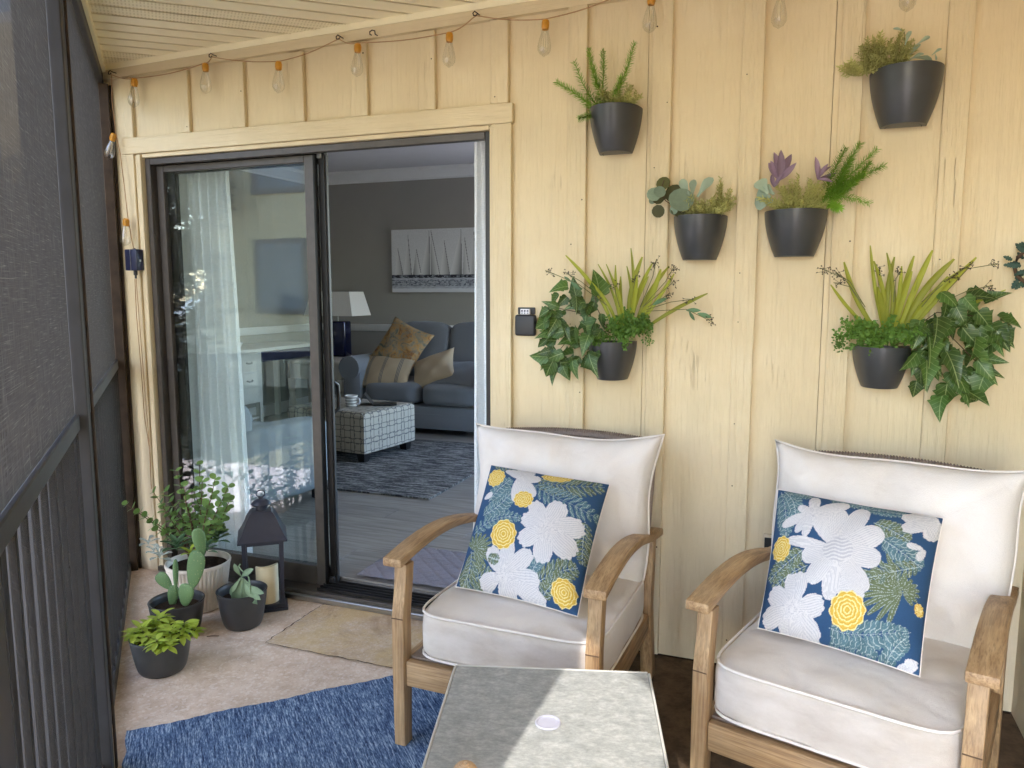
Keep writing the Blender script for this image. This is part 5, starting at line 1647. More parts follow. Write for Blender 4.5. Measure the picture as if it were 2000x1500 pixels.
# top right: sage cascading left, lambs ear at the right
t = planter('wall planter with wispy silver leaves, highest near the end wall', 2.400, 2.613, 2.108, 1.937)
tuft(t, A(1728, 128), .10, .10, 56, M['sage'])
tuft(t, A(1690, 136), .085, .045, 34, M['sage'])
tuft(t, A(1722, 100), .05, .055, 18, M['sage'])
m = MB(); m.tube([a - t.location for a in (A(1768, 124), A(1768, 90, -.10), A(1766, 62, -.11))], .0013, 5); m.build('stem', M['stem'], t)
for (bx, by, tx_, ty_, yy) in ((1766, 62, 1747, 52, -.11), (1768, 88, 1777, 58, -.12), (1776, 118, 1803, 100, -.12), (1774, 112, 1795, 82, -.09), (1790, 88, 1816, 68, -.09), (1780, 114, 1822, 110, -.10), (1820, 108, 1838, 92, -.10), (1826, 104, 1830, 116, -.11), (1772, 114, 1784, 92, -.08)):
    p0, p1_ = A(bx, by, yy), A(tx_, ty_, yy)
    put(L_lamb, p0, p1_ - p0, jit((0, -1, .4), .25), (p1_ - p0).length * 1.05, t, (p1_ - p0).length * .75)

def ivy_cluster(t, spots, rnd):
    for (px_, py_, ang, s_, yy) in spots:
        p0 = A(px_, py_, yy)
        a = rad(ang + rnd.uniform(-18, 18))
        tip = Vector((math.cos(a), rnd.uniform(-.9, .25), math.sin(a)))
        k = rnd.uniform(.70, 1.0)
        put(rnd.choice((L_ivy, L_ivy2, L_ivy3)), p0, tip, Vector((rnd.uniform(-.9, .9), -1, rnd.uniform(-.2, 1.1))), s_ * k, t, s_ * k * rnd.uniform(.75, 1.1))
# left ivy planter
t = planter('wall planter with ivy spilling to its left beside the remote holder', 1.478, 1.656, 1.228, 1.084)
rnd = random.Random(21)
fix = [(1108, 560, 170, .085, -.13), (1170, 575, 75, .095, -.11), (1142, 590, 190, .09, -.14), (1092, 600, 165, .08, -.12), (1100, 625, 205, .085, -.14), (1124, 640, 240, .095, -.17), (1085, 665, 180, .085, -.13), (1150, 655, 255, .09, -.17), (1098, 690, 195, .085, -.15), (1080, 705, 230, .075, -.12), (1118, 705, 270, .085, -.16), (1150, 690, 290, .09, -.16), (1100, 715, 285, .07, -.13), (1165, 625, 260, .095, -.17), (1126, 580, 110, .07, -.10)]
for i in range(66):
    f = rnd.random()
    px_ = 1066 + rnd.random() * 112; py_ = 568 + rnd.random() * 148
    if px_ < 1090 and py_ < 600: py_ += 30
    if px_ > 1150 and py_ > 690: py_ -= 50
    fix.append((px_, py_, rnd.uniform(150, 300), rnd.uniform(.055, .085), rnd.uniform(-.16, -.06)))
ivy_cluster(t, fix, rnd)
m = MB()
for q in (((1190, 655), (1130, 610), (1080, 600)), ((1180, 660), (1120, 650), (1080, 700)), ((1190, 650), (1165, 600), (1160, 560))):
    m.tube([A(a, b_, -.10) - t.location for a, b_ in q], .0016, 5)
m.build('vine', M['stem_br'], t)
leafy_mass(t, A(1218, 648, -.10), .085, .075, .075, 900, .0125, M['box'], stems=26)
leafy_mass(t, A(1252, 640, -.10), .05, .06, .05, 300, .012, M['box'], stems=14)
leafy_mass(t, A(1268, 655, -.12), .018, .02, .05, 70, .009, M['box'], stems=8)
leafy_mass(t, A(1166, 668, -.15), .02, .02, .03, 70, .010, M['box'], stems=8)
for (tx_, ty_, w_, yy) in ((1107, 499, .013, -.10), (1170, 516, .008, -.07), (1186, 516, .008, -.08), (1204, 518, .010, -.10), (1196, 538, .010, -.12), (1234, 485, .010, -.06), (1256, 502, .017, -.07), (1276, 514, .013, -.10), (1292, 526, .018, -.08), (1308, 520, .014, -.06), (1318, 535, .012, -.09), (1383, 573, .012, -.10), (1226, 520, .010, -.12), (1246, 540, .014, -.13), (1150, 545, .011, -.12), (1214, 540, .012, -.06), (1268, 540, .013, -.12), (1240, 525, .009, -.05)):
    blade(t, A(1222 + (tx_ - 1222) * .18, 648, -.09), A(tx_, ty_, yy), w_, .015)
for q, n_ in ((((1190, 600), (1130, 555), (1065, 528)), 9), (((1185, 590), (1135, 550), (1104, 532)), 12), (((1250, 600), (1275, 540), (1282, 506)), 14), (((1255, 600), (1300, 550), (1318, 518)), 13), (((1240, 600), (1238, 560), (1242, 536)), 12), (((1265, 600), (1295, 582), (1308, 572)), 14), (((1262, 605), (1310, 590), (1356, 584)), 9), (((1262, 608), (1340, 604), (1394, 630)), 12), (((1210, 600), (1202, 570), (1200, 552)), 10), (((1255, 600), (1305, 560), (1318, 548)), 10)):
    berry_stem(t, [A(a, b_, -.10 - .01 * i) for i, (a, b_) in enumerate(q)], n_)
for (bx, by, tx_, ty_) in ((1102, 540, 1112, 548), (1115, 548, 1128, 562), (1340, 606, 1362, 606), (1346, 608, 1354, 622), (1362, 612, 1384, 618), (1275, 596, 1296, 584)):
    p0, p1_ = A(bx, by, -.11), A(tx_, ty_, -.11)
    put(L_agav, p0, p1_ - p0, jit((0, -1, .3), .3), (p1_ - p0).length * 1.3, t)
# right ivy planter
t = planter('wall planter with ivy spilling to its right near the end wall', 2.392, 2.570, 1.232, 1.094)
fix = []
rnd = random.Random(23)
for (px_, py_, ang, s_, yy) in ((1830, 622, 250, .105, -.17), (1815, 660, 265, .10, -.18), (1800, 640, 240, .09, -.15), (1810, 705, 270, .105, -.17), (1800, 720, 255, .08, -.15), (1850, 690, 290, .10, -.15), (1868, 600, 285, .09, -.15), (1880, 640, 300, .09, -.14), (1910, 610, 320, .095, -.12), (1935, 640, 340, .09, -.11), (1925, 590, 20, .08, -.10), (1955, 625, 0, .08, -.10), (1960, 640, 320, .07, -.10),
                                (1900, 690, 310, .10, -.13), (1925, 700, 350, .085, -.12), (1905, 720, 345, .09, -.11), (1870, 735, 290, .095, -.14), (1850, 750, 255, .09, -.13), (1840, 775, 240, .075, -.12), (1880, 760, 330, .095, -.12), (1880, 775, 340, .08, -.11), (1790, 690, 235, .08, -.16), (1890, 580, 10, .09, -.10), (1905, 660, 270, .09, -.15), (1855, 640, 215, .09, -.16), (1790, 745, 250, .06, -.13)):
    fix.append((px_, py_, ang, s_, yy))
for i in range(60):
    a = rnd.uniform(0, 6.28); r = math.sqrt(rnd.random())
    px_ = 1872 + 88 * r * math.cos(a); py_ = 660 + 98 * r * math.sin(a)
    if px_ > 1925 and py_ > 715: continue
    fix.append((px_, py_, rnd.uniform(200, 350), rnd.uniform(.06, .09), rnd.uniform(-.15, -.06)))
ivy_cluster(t, fix, rnd)
m = MB()
for q in (((1740, 670), (1830, 610), (1930, 620)), ((1740, 675), (1850, 650), (1910, 710)), ((1750, 675), (1820, 690), (1860, 770))):
    m.tube([A(a, b_, -.10) - t.location for a, b_ in q], .0016, 5)
m.build('vine', M['stem_br'], t)
leafy_mass(t, A(1716, 662, -.10), .105, .08, .085, 1000, .0125, M['box'], stems=30)
leafy_mass(t, A(1665, 650, -.10), .06, .05, .055, 260, .011, M['box'], stems=14)
leafy_mass(t, A(1642, 670, -.12), .02, .02, .035, 60, .009, M['box'], stems=8)
leafy_mass(t, A(1775, 660, -.14), .06, .05, .05, 260, .012, M['box'], stems=14)
for (tx_, ty_, w_, yy) in ((1648, 512, .014, -.10), (1699, 480, .010, -.07), (1713, 560, .015, -.12), (1731, 494, .011, -.08), (1746, 502, .014, -.07), (1784, 500, .014, -.09), (1780, 530, .015, -.12), (1820, 489, .017, -.06), (1862, 506, .019, -.07), (1905, 503, .015, -.06), (1622, 556, .010, -.11), (1962, 566, .009, -.09), (1760, 520, .012, -.11), (1850, 540, .017, -.10), (1790, 545, .013, -.06), (1706, 510, .012, -.12), (1740, 540, .012, -.05), (1880, 525, .015, -.10)):
    blade(t, A(1735 + (tx_ - 1735) * .2, 655, -.09), A(tx_, ty_, yy), w_, .015)
for q, n_ in ((((1690, 600), (1650, 545), (1604, 524)), 14), (((1690, 600), (1660, 550), (1632, 532)), 14), (((1720, 590), (1715, 545), (1718, 520)), 14), (((1745, 590), (1750, 545), (1762, 524)), 12), (((1800, 590), (1860, 540), (1898, 515)), 13), (((1830, 590), (1890, 525), (1950, 515)), 10), (((1840, 590), (1890, 568), (1940, 557)), 10), (((1690, 605), (1660, 560), (1628, 552)), 10), (((1800, 600), (1840, 550), (1872, 536)), 12)):
    berry_stem(t, [A(a, b_, -.10 - .01 * i) for i, (a, b_) in enumerate(q)], n_)
# cut-off plant at the right edge
t = thing('wall_foliage', 'dark teal leafy sprigs with a lilac bloom hung in the wall corner', 'wall plant', (2.90, -.02, 1.49))
m = MB(); m.loop([(.055 * math.cos(a * .5236) - .005, -.03, .055 * math.sin(a * .5236)) for a in range(12)], .006, 6); m.build('twig_ring', M['stem_br'], t, smooth=60)
rnd = random.Random(5)
for i in range(34):
    a = rnd.uniform(0, 6.28); r = rnd.uniform(.03, .062)
    p0 = Vector((2.895 + r * math.cos(a), -.05 + rnd.uniform(-.02, .02), 1.49 + 1.05 * r * math.sin(a)))
    if p0.x > 2.935: continue
    put(L_cole, p0, Vector((math.cos(a) + rnd.uniform(-.4, .4), rnd.uniform(-.5, .1), math.sin(a))), jit((0, -1, .3), .5), rnd.uniform(.022, .036) if math.cos(a) < .3 else .02, t)
for k in range(7):
    a = k * .9
    put(L_purp, Vector((2.882, -.075, 1.488)), Vector((math.cos(a), -.5, math.sin(a))), (0, -1, .4), .024, t, .05)

# ---- pots on the floor
def lathe_pot(t, R, H, rb, fl_=0, mat='pot', bulge=.35):
    prof = [(0, .004), (rb * .6, .004), (rb * .92, 0), (rb, .004)]
    for i in range(1, 15):
        f = i / 14
        prof.append((rb + (R - rb) * (f ** .62 if bulge else f), .004 + (H - .004) * f))
    prof += [(R + .0015, H + .002), (R - .001, H + .004), (R - .006, H + .002)]
    for i in range(1, 6):
        f = i / 5
        prof.append((R - .008 - (R - rb) * .25 * f, H - (H * .28) * f))
    prof.append((0, H * .72))
    m = MB()
    if fl_:
        m.lathe([(0, .003), (rb * .9, 0), (rb, .006)], 48)
        m.lathe([(rb + (R - rb) * f / 12 , .006 + (H * .93 - .006) * f / 12) for f in range(13)], 48 * 6, flute=46, famp=.045)
        m.lathe([(R * 1.0, H * .928), (R * 1.035, H * .935), (R * 1.045, H * .97), (R * 1.03, H), (R * .985, H), (R * .96, H * .9), (R * .9, H * .85), (0, H * .85)], 64)
    else:
        m.lathe(prof, 48)
    return m.build('pot', M[mat], t, smooth=50)
def soil(t, r, z):
    m = MB(); m.lathe([(r, z), (r * .6, z + .006), (0, z + .009)], 28); m.build('soil', M['soil'], t, smooth=60)
G_F = 'charcoal pots standing on the porch floor'
# lime succulent
t = thing('potted_succulent', 'charcoal pot of lime green succulent, front-most of the floor pots', 'potted plant', (.036, -.776, 0), 0, G_F)
lathe_pot(t, .108, .138, .078); soil(t, .098, .108)
rnd = random.Random(3)
for i in range(17):
    bx, by = rnd.uniform(-.05, .085), rnd.uniform(-.07, .055)
    top = Vector((t.location.x + bx * 1.35, t.location.y + by * 1.4, rnd.uniform(.145, .19)))
    m = MB(); m.tube([(bx * .7, by * .7, .10), tuple(top - t.location)], .004, 6); m.build('stem', M['stem'], t)
    for k in range(13):
        a = k * 2.4 + i; e = rnd.uniform(-.35, .8)
        put(L_lime, top - Vector((0, 0, .004 * k * .6)), Vector((math.cos(a), math.sin(a), e)), (0, 0, 1), rnd.uniform(.036, .060), t, .07)
# prickly pear
t = thing('potted_cactus', 'charcoal pot holding a prickly pear cactus with flat pads', 'potted plant', (-.138, -.520, 0), 0, G_F)
lathe_pot(t, .108, .145, .078); soil(t, .098, .112)
def pad_(cx, cy, w, h, ang, dy, yaw=0):
    m = MB()
    m.lathe([(0, -.5)] + [(.5 * math.sin(math.pi * i / 14) ** .75 * (.86 - .26 * math.cos(math.pi * i / 14)), -.5 * math.cos(math.pi * i / 14)) for i in range(1, 14)] + [(0, .5)], 22)
    c = at(cx, cy, dy)
    mt = Matrix.Translation(c - t.location) @ RZ(20.7 + yaw) @ RY(ang) @ Matrix.Diagonal((w, .020, h, 1))
    placed(m, mt)
    return m.build('cactus_pad', M['cactus'], t, smooth=180)
s_ = 1 / 478
for (cx, cy, w, h, ang, dy, yw) in ((338, 1164, 24, 42, 8, -.51, 10), (363, 1162, 36, 44, 12, -.54, -10), (381, 1112, 42, 74, 14, -.53, -12), (390, 1059, 27, 54, -8, -.52, 20), (321, 1135, 30, 38, -38, -.50, 0), (343, 1123, 12, 60, 2, -.53, 40)):
    pad_(cx, cy, w * s_, h * s_ * 1.06, ang, dy, yw)
# drooping grey-green plant
t = thing('potted_plant', 'charcoal pot with a drooping grey-green plant beside the lantern', 'potted plant', (.057, -.356, 0), 0, G_F)
lathe_pot(t, .103, .155, .072); soil(t, .094, .118)
m = MB(); m.tube([a - t.location for a in (at(470, 1155, -.36), at(472, 1128, -.36), at(487, 1140, -.40), at(489, 1160, -.41))], .0035, 6); m.tube([a - t.location for a in (at(489, 1150, -.40), at(486, 1128, -.38), at(470, 1112, -.36), at(466, 1106, -.36), at(469, 1102, -.36))], .003, 6); m.build('stem', M['drab'], t, smooth=60)
rnd = random.Random(6)
for (bx, by, tx_, ty_) in ((472, 1126, 458, 1112), (470, 1128, 446, 1164), (472, 1130, 455, 1172), (474, 1130, 468, 1180), (476, 1130, 480, 1182), (478, 1132, 488, 1178), (480, 1136, 494, 1168), (476, 1132, 473, 1186), (470, 1130, 452, 1152), (474, 1134, 446, 1180), (478, 1136, 484, 1160), (482, 1140, 498, 1158), (466, 1175, 462, 1198), (468, 1176, 470, 1198), (460, 1176, 482, 1172), (474, 1130, 462, 1168), (472, 1126, 478, 1118)):
    p0, p1_ = at(bx, by, -.385), at(tx_, ty_, -.43)
    put(L_drab, p0, p1_ - p0, jit((.3, -1, .3), .3), (p1_ - p0).length, t, (p1_ - p0).length * .75)
# big white pot
t = thing('potted_elephant_bush', 'white ribbed pot with a tall elephant bush in the corner', 'potted plant', (-.262, -.262, 0))
lathe_pot(t, .134, .212, .105, 1, 'white_pot'); soil(t, .128, .186)
rnd = random.Random(12)
PB = Vector((-.262, -.262, .19))
tips = [(247, 985), (300, 962), (345, 920), (390, 908), (420, 935), (446, 950), (448, 978), (325, 960), (275, 1000), (360, 950), (405, 985), (340, 1000), (380, 960), (430, 1010), (300, 1030), (365, 1000), (318, 990), (395, 940)]
for i, (tx_, ty_) in enumerate(tips):
    tip = at(tx_, ty_, -.27 + rnd.uniform(-.09, .07))
    base = PB + Vector((rnd.uniform(-.02, .02), rnd.uniform(-.02, .02), 0))
    mid = base.lerp(tip, .5) + Vector((0, 0, .02)) + jit((0, 0, 0), .015)
    q = [base, base.lerp(mid, .5) + jit((0, 0, 0), .006), mid, mid.lerp(tip, .5) + jit((0, 0, 0), .008), tip]
    m = MB(); m.tube([a - t.location for a in q], [.0045, .0038, .003, .0022, .0014], 6); m.build('stem', M['stem_br'], t, smooth=60)
    nl = 8
    for k in range(nl):
        f = .28 + .72 * (k + 1) / nl
        j = min(int(f * 4), 3); p_ = q[j].lerp(q[j + 1], f * 4 - j); d = (q[j + 1] - q[j]).normalized()
        a = k * 1.57 + i
        u = d.orthogonal().normalized(); w = d.cross(u)
        for s in (1, -1):
            put(L_jade, p_, (u * math.cos(a) + w * math.sin(a)) * s + d * .5, d + Vector((0, -.4, .6)), rnd.uniform(.026, .037), t)
def rosette(px_, py_, yy, me, n_, s_, wid=None):
    c = at(px_, py_, yy)
    for k in range(n_):
        a = k * 2.4; e = .25 + .9 * k / n_
        put(me, c + Vector((0, 0, .003 * k)), Vector((math.cos(a), math.sin(a), e)), (0, 0, 1), s_ * (1.15 - .5 * k / n_), t, wid).name = 'succulent_leaf'
rosette(345, 1075, -.37, L_agav, 13, .085); rosette(425, 1058, -.29, L_agav, 16, .06); rosette(432, 1045, -.24, L_jade, 14, .035)
rosette(312, 1092, -.36, L_silv, 10, .055); rosette(290, 1065, -.30, L_silv, 9, .052); rosette(372, 1085, -.38, L_lime, 9, .06); rosette(300, 1080, -.33, L_silv, 8, .045); rosette(405, 1078, -.34, L_agav, 12, .05)
# lantern
lt = thing('lantern', 'dark navy metal lantern with a candle, beside the fixed glass', 'lantern', (.006, -.150, 0), rad(39))
m = MB(); m.box(-.0975, .0975, -.0975, .0975, 0, .014); m.build('base_plate', M['navy_metal'], lt, bevel=.002, segs=1)
m = MB(); m.box(-.088, .088, -.088, .088, .0145, .03); m.build('base_step', M['navy_metal'], lt, bevel=.002, segs=1)
for a in range(4):
    m = MB()
    w0, w1, pw = .083, .088, .0085
    vs_ = []
    for z, ww in ((.0305, w0), (.318, w1)):
        vs_ += [(ww - 2 * pw, ww - 2 * pw, z), (ww, ww - 2 * pw, z), (ww, ww, z), (ww - 2 * pw, ww, z)]
    m.add(vs_, [(3, 2, 1, 0), (4, 5, 6, 7)] + [(k, (k + 1) % 4, 4 + (k + 1) % 4, 4 + k) for k in range(4)])
    placed(m, RZ(90 * a)); m.build('corner_post', M['navy_metal'], lt)
    m = MB(); m.box(-.0705, .0705, .0715, .086, .304, .318); placed(m, RZ(90 * a)); m.build('head_rail', M['navy_metal'], lt)
def sq_loft(rows, name, mat):
    m = MB(); vs_ = []
    for (r, z) in rows: vs_ += [(-r, -r, z), (r, -r, z), (r, r, z), (-r, r, z)]
    k = len(rows)
    m.add(vs_, [(3, 2, 1, 0), tuple(range(4 * k - 4, 4 * k))] + [(4 * i + j, 4 * i + (j + 1) % 4, 4 * i + 4 + (j + 1) % 4, 4 * i + 4 + j) for i in range(k - 1) for j in range(4)])
    return m.build(name, M[mat], lt, smooth=30)
sq_loft([(.104, .3185), (.1045, .326), (.100, .332), (.088, .352), (.074, .384), (.063, .412), (.050, .434), (.040, .444)], 'roof', 'navy_metal')
m = MB(); m.lathe([(.026, .444), (.026, .466), (.0, .466)], 20); m.lathe([(.041, .466), (.043, .471), (.038, .480), (.022, .491), (.010, .495), (.010, .502), (0, .503)], 24); m.build('vent_cap', M['navy_metal'], lt, smooth=40)
m = MB(); m.loop([(.019 * math.cos(a * .524), 0, .517 + .016 * math.sin(a * .524)) for a in range(12)], .003, 6); m.build('hanging_ring', M['navy_metal'], lt, smooth=60)
cd = MB(); vs_ = []
nn = 40
for (r, zf) in ((.0, 0), (.047, 0), (.0485, .003), (.0485, 1), (.046, 1.02), (.043, .99), (.04, .82), (0, .82)):
    for k in range(nn):
        a = 2 * math.pi * k / nn
        hgt = .158 + .012 * math.sin(a + 2.2) + .006 * math.sin(2 * a)
        vs_.append((r * math.cos(a), r * math.sin(a), hgt * zf))
cd.add(vs_, [(i * nn + k, i * nn + (k + 1) % nn, (i + 1) * nn + (k + 1) % nn, (i + 1) * nn + k) for i in range(7) for k in range(nn)])
o = cd.build('candle', M['wax'], smooth=40); o.location = (.036, -.166, .0305); tag(o, 'ivory pillar candle with wavy rim inside the navy lantern', 'candle')

# ============================================================ STRING LIGHTS AND SMALL WALL FITTINGS
sl = thing('string_lights', 'string of clear bulbs with amber sockets along the wall top', 'string lights')
HK = [(-.83, 2.428), (-.239, 2.443), (.414, 2.446), (1.023, 2.463), (1.60, 2.475), (2.14, 2.485), (2.70, 2.49)]
BU = [(-.686, 2.372), (-.275, 2.398), (.113, 2.366), (.502, 2.396), (.911, 2.392), (1.301, 2.392), (1.69, 2.430), (2.118, 2.396), (2.499, 2.402)]
YC = -.055
path = sorted([(x, z - .012, 1) for x, z in HK] + [(x, z + .012, 0) for x, z in BU])
pts_ = []
for i in range(len(path) - 1):
    a, b_ = path[i], path[i + 1]
    for k in range(8):
        f = k / 8
        sag = .010 * math.sin(math.pi * f)
        pts_.append((a[0] + (b_[0] - a[0]) * f, YC + .004 * math.sin(9 * a[0] + 3 * f), a[1] + (b_[1] - a[1]) * f - sag))
pts_.append((path[-1][0], YC, path[-1][1]))
m = MB(); m.tube(pts_, .0022, 6); m.build('cord', M['cord'], sl, smooth=60)
side = [(-.83, -.05, 2.416), (-.838, -.05, 2.30), (-.826, -.05, 2.145), (-.806, -.05, 2.05), (-.794, -.05, 1.90), (-.784, -.05, 1.76), (-.768, -.05, 1.66), (-.76, -.05, 1.612)]
m = MB(); m.tube(side, .002, 6); m.build('cord', M['cord'], sl, smooth=60)
low = [(-.763, -.05, 1.47), (-.772, -.045, 1.30), (-.768, -.04, 1.05), (-.765, -.04, .80), (-.742, -.04, .62), (-.748, -.04, .44), (-.744, -.04, .66), (-.752, -.04, .9), (-.755, -.045, 1.25), (-.755, -.05, 1.47)]
m = MB(); m.tube(low, .002, 6); m.build('cord', M['cord'], sl, smooth=60)
sock = MB(); sock.lathe([(0, .0), (.008, -.0005), (.0125, -.004), (.0135, -.012), (.0135, -.028), (.012, -.036), (.011, -.037)], 18)
for k in range(8):
    a = k * math.pi / 4; sock.box(-.0012, .0012, .0128, .0146, -.028, -.010, RZ(45 * k))
sme = sock.mesh('socket', M['brass'], 40)
gl_ = MB(); gl_.lathe([(.0115, -.036), (.0125, -.042), (.017, -.058), (.0225, -.080), (.0250, -.096), (.0235, -.110), (.0165, -.121), (.007, -.127), (.0015, -.131), (0, -.132)], 22)
gme = gl_.mesh('bulb', M['bulb_glass'], 60)
M['filament'] = simple('pale_filament', rgb(236, 220, 180), .5, .05, 60, .3)
fi = MB()
for k in range(4):
    a = k * 1.571 + .4
    fi.tube([(0, 0, -.040), (.006 * math.cos(a), .006 * math.sin(a), -.055), (.009 * math.cos(a), .009 * math.sin(a), -.098)], .0008, 4)
fme = fi.mesh('filament', M['filament'])
def hang(x, z, ry=0, y=YC):
    o = link('socket', sme, sl, T(x, y, z) @ RY(ry))
    b_ = link('bulb', gme, o); link('filament', fme, o)
for i, (x, z) in enumerate(BU):
    hang(x, z + .012, (8, 2, 3, 4, 2, 3, 3, 2, 2)[i])
hang(-.826, 2.148, 24, -.06); hang(-.783, 1.755, 8, -.06)
hk = MB(); hk.tube([(.0, 0.0, .0), (0, -.018, 0)], .0022, 6)
hk.tube([(0, -.018, 0), (-.009, -.026, .006), (-.013, -.032, -.002), (-.009, -.036, -.012), (.001, -.036, -.014), (.006, -.034, -.008)], .0024, 6)
hme = hk.mesh('hook', M['rust'], 60)
for (x, z), lb in zip(HK, ('dark cup hook at the far left end of the string lights', 'dark cup hook above the fixed glass, second from the left', 'dark cup hook above the middle of the door head', 'dark cup hook above the right jamb of the door', 'dark cup hook above the fern planter at the picture top', 'dark cup hook above the purple-leaved planter', 'dark cup hook near the end wall')):
    if x > 1.3: continue
    o = link('cup_hook', hme, None, T(x, -.024, z)); tag(o, lb, 'hook', 'cup hooks along the frieze board')
o = link('cup_hook', hme, None, T(.575, -.024, 2.438) @ RY(75)); tag(o, 'dark cup hook turned sideways with no cord on it', 'hook', 'cup hooks along the frieze board')
# control box
cb = thing('control_box', 'small navy control box of the string lights on the left casing', 'box', (-.762, -.0245, 1.560))
m = MB(); m.box(-.036, .036, -.045, 0, -.050, .050); m.build('housing', M['navy_plastic'], cb, bevel=.004)
m = MB(); m.box(-.0015, .0015, -.0465, -.0452, -.049, .049); m.build('seam_line', M['chrome'], cb)
m = MB(); m.tube([(.004, -.024, -.050), (.004, -.024, -.072)], .009, 10); m.tube([(.004, -.024, -.072), (.004, -.024, -.088)], .005, 8); m.build('cable_gland', M['black_plastic'], cb, smooth=40)
m = MB(); m.box(.0362, .0382, -.028, -.018, -.008, .002); m.build('button', M['chrome'], cb)
m = MB(); m.tube([(0, -.02, .05), (0, -.02, .056)], .006, 8); m.build('top_cap', M['black_plastic'], cb)
# remote holder
rh = thing('remote_holder', 'black wall pocket with a white remote beside the door casing', 'holder', (1.211, -.0015, 1.293))
m = MB(); m.box(-.043, .043, -.026, 0, -.056, .028); m.build('pocket', M['black_plastic'], rh, bevel=.010, segs=3)
m = MB(); m.box(-.036, .036, -.006, -.0005, .0285, .056); m.build('back_plate', M['black_plastic'], rh, bevel=.004)
rm = thing('remote_control', 'white remote control standing in the black wall pocket', 'remote control', (1.211, -.0175, 1.293))
m = MB(); m.box(-.019, .019, -.008, .004, .0285, .050); m.build('case', M['white_plastic'], rm, bevel=.002)
for k in range(3):
    m = MB(); m.tube([((k - 1) * .0115, -.0078, .0425), ((k - 1) * .0115, -.0098, .0425)], .0038, 12); m.build('button', M['button'], rm)
    m = MB(); m.tube([((k - 1) * .0115, -.0078, .0335), ((k - 1) * .0115, -.0098, .0335)], .0032, 12); m.build('button', M['window_blue'], rm)
# outlet behind second chair
ol = thing('wall_outlet', 'small grey outdoor outlet low on the wall behind the second armchair', 'outlet', (2.150, -.001, .50))
m = MB(); m.box(-.020, .020, -.015, 0, -.036, .036); m.build('cover', M['batten'], ol, bevel=.004)
m = MB(); m.box(-.014, .010, -.0165, -.0152, -.024, .024); m.build('socket_slot', M['black_plastic'], ol)

# ============================================================ OUTSIDE, BEYOND THE SCREEN
def tree(label, x, y, h, r, seed, nl=5200, trunk=.16, leaf=.16, low=.3, ncl=26):
    rnd = random.Random(seed)
    t = thing('tree', label, 'tree', (x, y, -.36), 0, 'trees outside the porch')
    m = MB(); K = 8
    pts = [(.12 * math.sin(1.3 * i + seed), .12 * math.cos(1.7 * i + seed), h * .72 * i / K) for i in range(K + 1)]
    m.tube(pts, [trunk * (1 - .75 * i / K) for i in range(K + 1)], 10); m.build('trunk', M['bark'], t, smooth=60)
    m = MB(); cl = []
    for i in range(ncl):
        a = rnd.uniform(0, 6.28); f = rnd.uniform(low, 1); rr = r * rnd.uniform(.35, 1) * math.sin(math.pi * (.15 + .8 * (f - low) / (1 - low))) ** .5
        c = Vector((rr * math.cos(a), rr * math.sin(a), h * f)); cl.append((c, r * rnd.uniform(.28, .45)))
        b_ = Vector(pts[min(K, int(K * f * .9))])
        m.tube([b_, b_.lerp(c, .5) + Vector((0, 0, .2)), c], [.05, .03, .015], 6)
    m.build('limbs', M['bark'], t, smooth=60)
    v, f_ = [], []
    for i in range(nl):
        c, cr = cl[rnd.randrange(len(cl))]
        d = Vector((rnd.gauss(0, 1), rnd.gauss(0, 1), rnd.gauss(0, .8))).normalized() * cr * rnd.random() ** .4
        p_ = c + d
        a = Vector((rnd.gauss(0, 1), rnd.gauss(0, 1), rnd.gauss(0, 1))).normalized(); b_ = a.orthogonal().normalized()
        s = leaf * rnd.uniform(.6, 1.3)
        k = len(v); v += [tuple(p_), tuple(p_ + a * s * .5 + b_ * s * .3), tuple(p_ + a * s), tuple(p_ + a * s * .5 - b_ * s * .3)]
        f_.append((k, k + 1, k + 2, k + 3))
    mm_ = MB(); mm_.v, mm_.f = v, f_
    stuff(mm_.build('crown', M['tree_leaf'], t))
tree('unseen broad tree added straight out to block sun from the porch', -.30, -8.6, 11.3, 1.42, 1, 42000, .16, .24, .52, 46)  # unseen, added to keep direct sun off the left of the porch
tree('unseen leafy tree added to shade the right part of the porch', 3.30, -8.4, 10.6, .9, 2, 14000, .16, .2, .52)  # unseen, added to cut off the sun beam on its right
tree('leafy tree beside the neighbour building', -8.7, -7.5, 6.2, 1.5, 3, 14000)
tree('low leafy tree left of the porch', -5.6, -2.2, 5.0, 1.5, 4, 4200, .1)
def shrub(label, x, y, r, h, seed):
    rnd = random.Random(seed)
    t = thing('shrub', label, 'shrub', (x, y, -.36), 0, 'shrubs along the porch')
    m = MB()
    for i in range(9):
        a = rnd.uniform(0, 6.28); m.tube([(0, 0, 0), (r * .7 * math.cos(a), r * .7 * math.sin(a), h * rnd.uniform(.5, .95))], [.015, .006], 5)
    m.build('stems', M['bark'], t)
    m = MB()
    for i in range(4000 if h < 1.5 else 9000):
        d = Vector((rnd.gauss(0, 1), rnd.gauss(0, 1), rnd.gauss(0, 1))).normalized() * rnd.random() ** .35
        p_ = Vector((d.x * r, d.y * r, h * .5 + d.z * h * .5))
        a = Vector((rnd.gauss(0, 1), rnd.gauss(0, 1), rnd.gauss(0, 1))).normalized(); b_ = a.orthogonal().normalized(); s = .075 * rnd.uniform(.6, 1.3)
        m.add([p_, p_ + a * s * .5 + b_ * s * .3, p_ + a * s, p_ + a * s * .5 - b_ * s * .3], [(0, 1, 2, 3)])
    stuff(m.build('foliage', M['tree_leaf'], t))
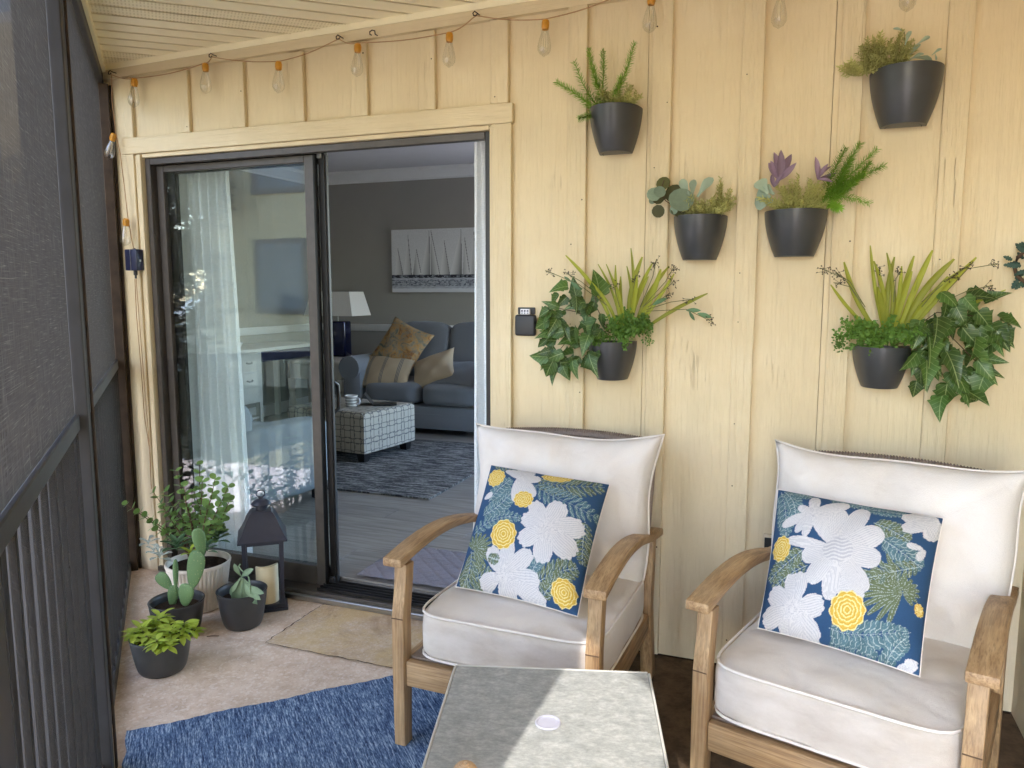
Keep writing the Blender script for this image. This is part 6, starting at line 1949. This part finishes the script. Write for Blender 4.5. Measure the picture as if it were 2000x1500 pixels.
for i, (x, y, r_, h_) in enumerate(((-1.80, -.72, .62, 3.2), (-5.0, -3.0, .7, 1.1), (-5.3, -4.8, .7, 1.0), (-2.75, -.85, .62, 3.4))):  # tall ones added to darken the sunlit wall behind the screen
    shrub(('tall evergreen shrub added outside the house corner to shade the wall', 'rounded shrub at the edge of the paving, nearer the house', 'rounded shrub at the edge of the paving, farther from the house', 'tall evergreen shrub added beyond the screen to shade the house')[i], x, y, r_, h_, 30 + i)
nb = thing('neighbour_building', 'cream neighbouring building with a blue-grey window', 'building', (-6.4, -8.6, -.36))
m = MB(); m.box(-2.0, 2.9, -4, 0, 0, 5.2); m.build('wall', M['siding'], nb)
m = MB(); m.add([(-2.3, .35, 5.1), (3.2, .35, 5.1), (3.2, -4.3, 5.1), (-2.3, -4.3, 5.1), (-2.3, -2, 6.6), (3.2, -2, 6.6)], [(0, 1, 5, 4), (2, 3, 4, 5), (1, 2, 5), (3, 0, 4), (3, 2, 1, 0)]); m.build('roof', M['frame_paint'], nb)
for k in range(16):
    x = -1.95 + k * .305
    m = MB(); m.box(x, x + .06, .0005, .02, 0, 5.1); m.build('batten', M['batten'], nb)
for (x0, x1, z0, z1) in ((-.70, .25, 1.45, 2.62), (1.2, 2.2, 1.45, 2.62), (-.70, .25, 3.6, 4.7)):
    m = MB(); m.box(x0 - .09, x1 + .09, .0205, .05, z0 - .09, z1 + .09); w_ = m.build('window', M['jamb'], nb)
    m = MB(); m.box(x0, x1, .0505, .055, z0, z1); m.build('pane', M['window_blue'], w_)
sh = thing('garden_shed', 'white garden shed on the lawn beyond the porch', 'shed', (-9.8, -10.2, -.36), rad(35))
m = MB(); m.box(-.7, .7, -.6, .6, 0, 1.25); m.build('wall', M['white_trim'], sh)
m = MB(); m.add([(-.85, -.75, 1.25), (.85, -.75, 1.25), (.85, .75, 1.25), (-.85, .75, 1.25), (-.85, 0, 1.75), (.85, 0, 1.75)], [(0, 1, 5, 4), (2, 3, 4, 5), (1, 2, 5), (3, 0, 4), (3, 2, 1, 0)]); m.build('roof', M['white_trim'], sh)
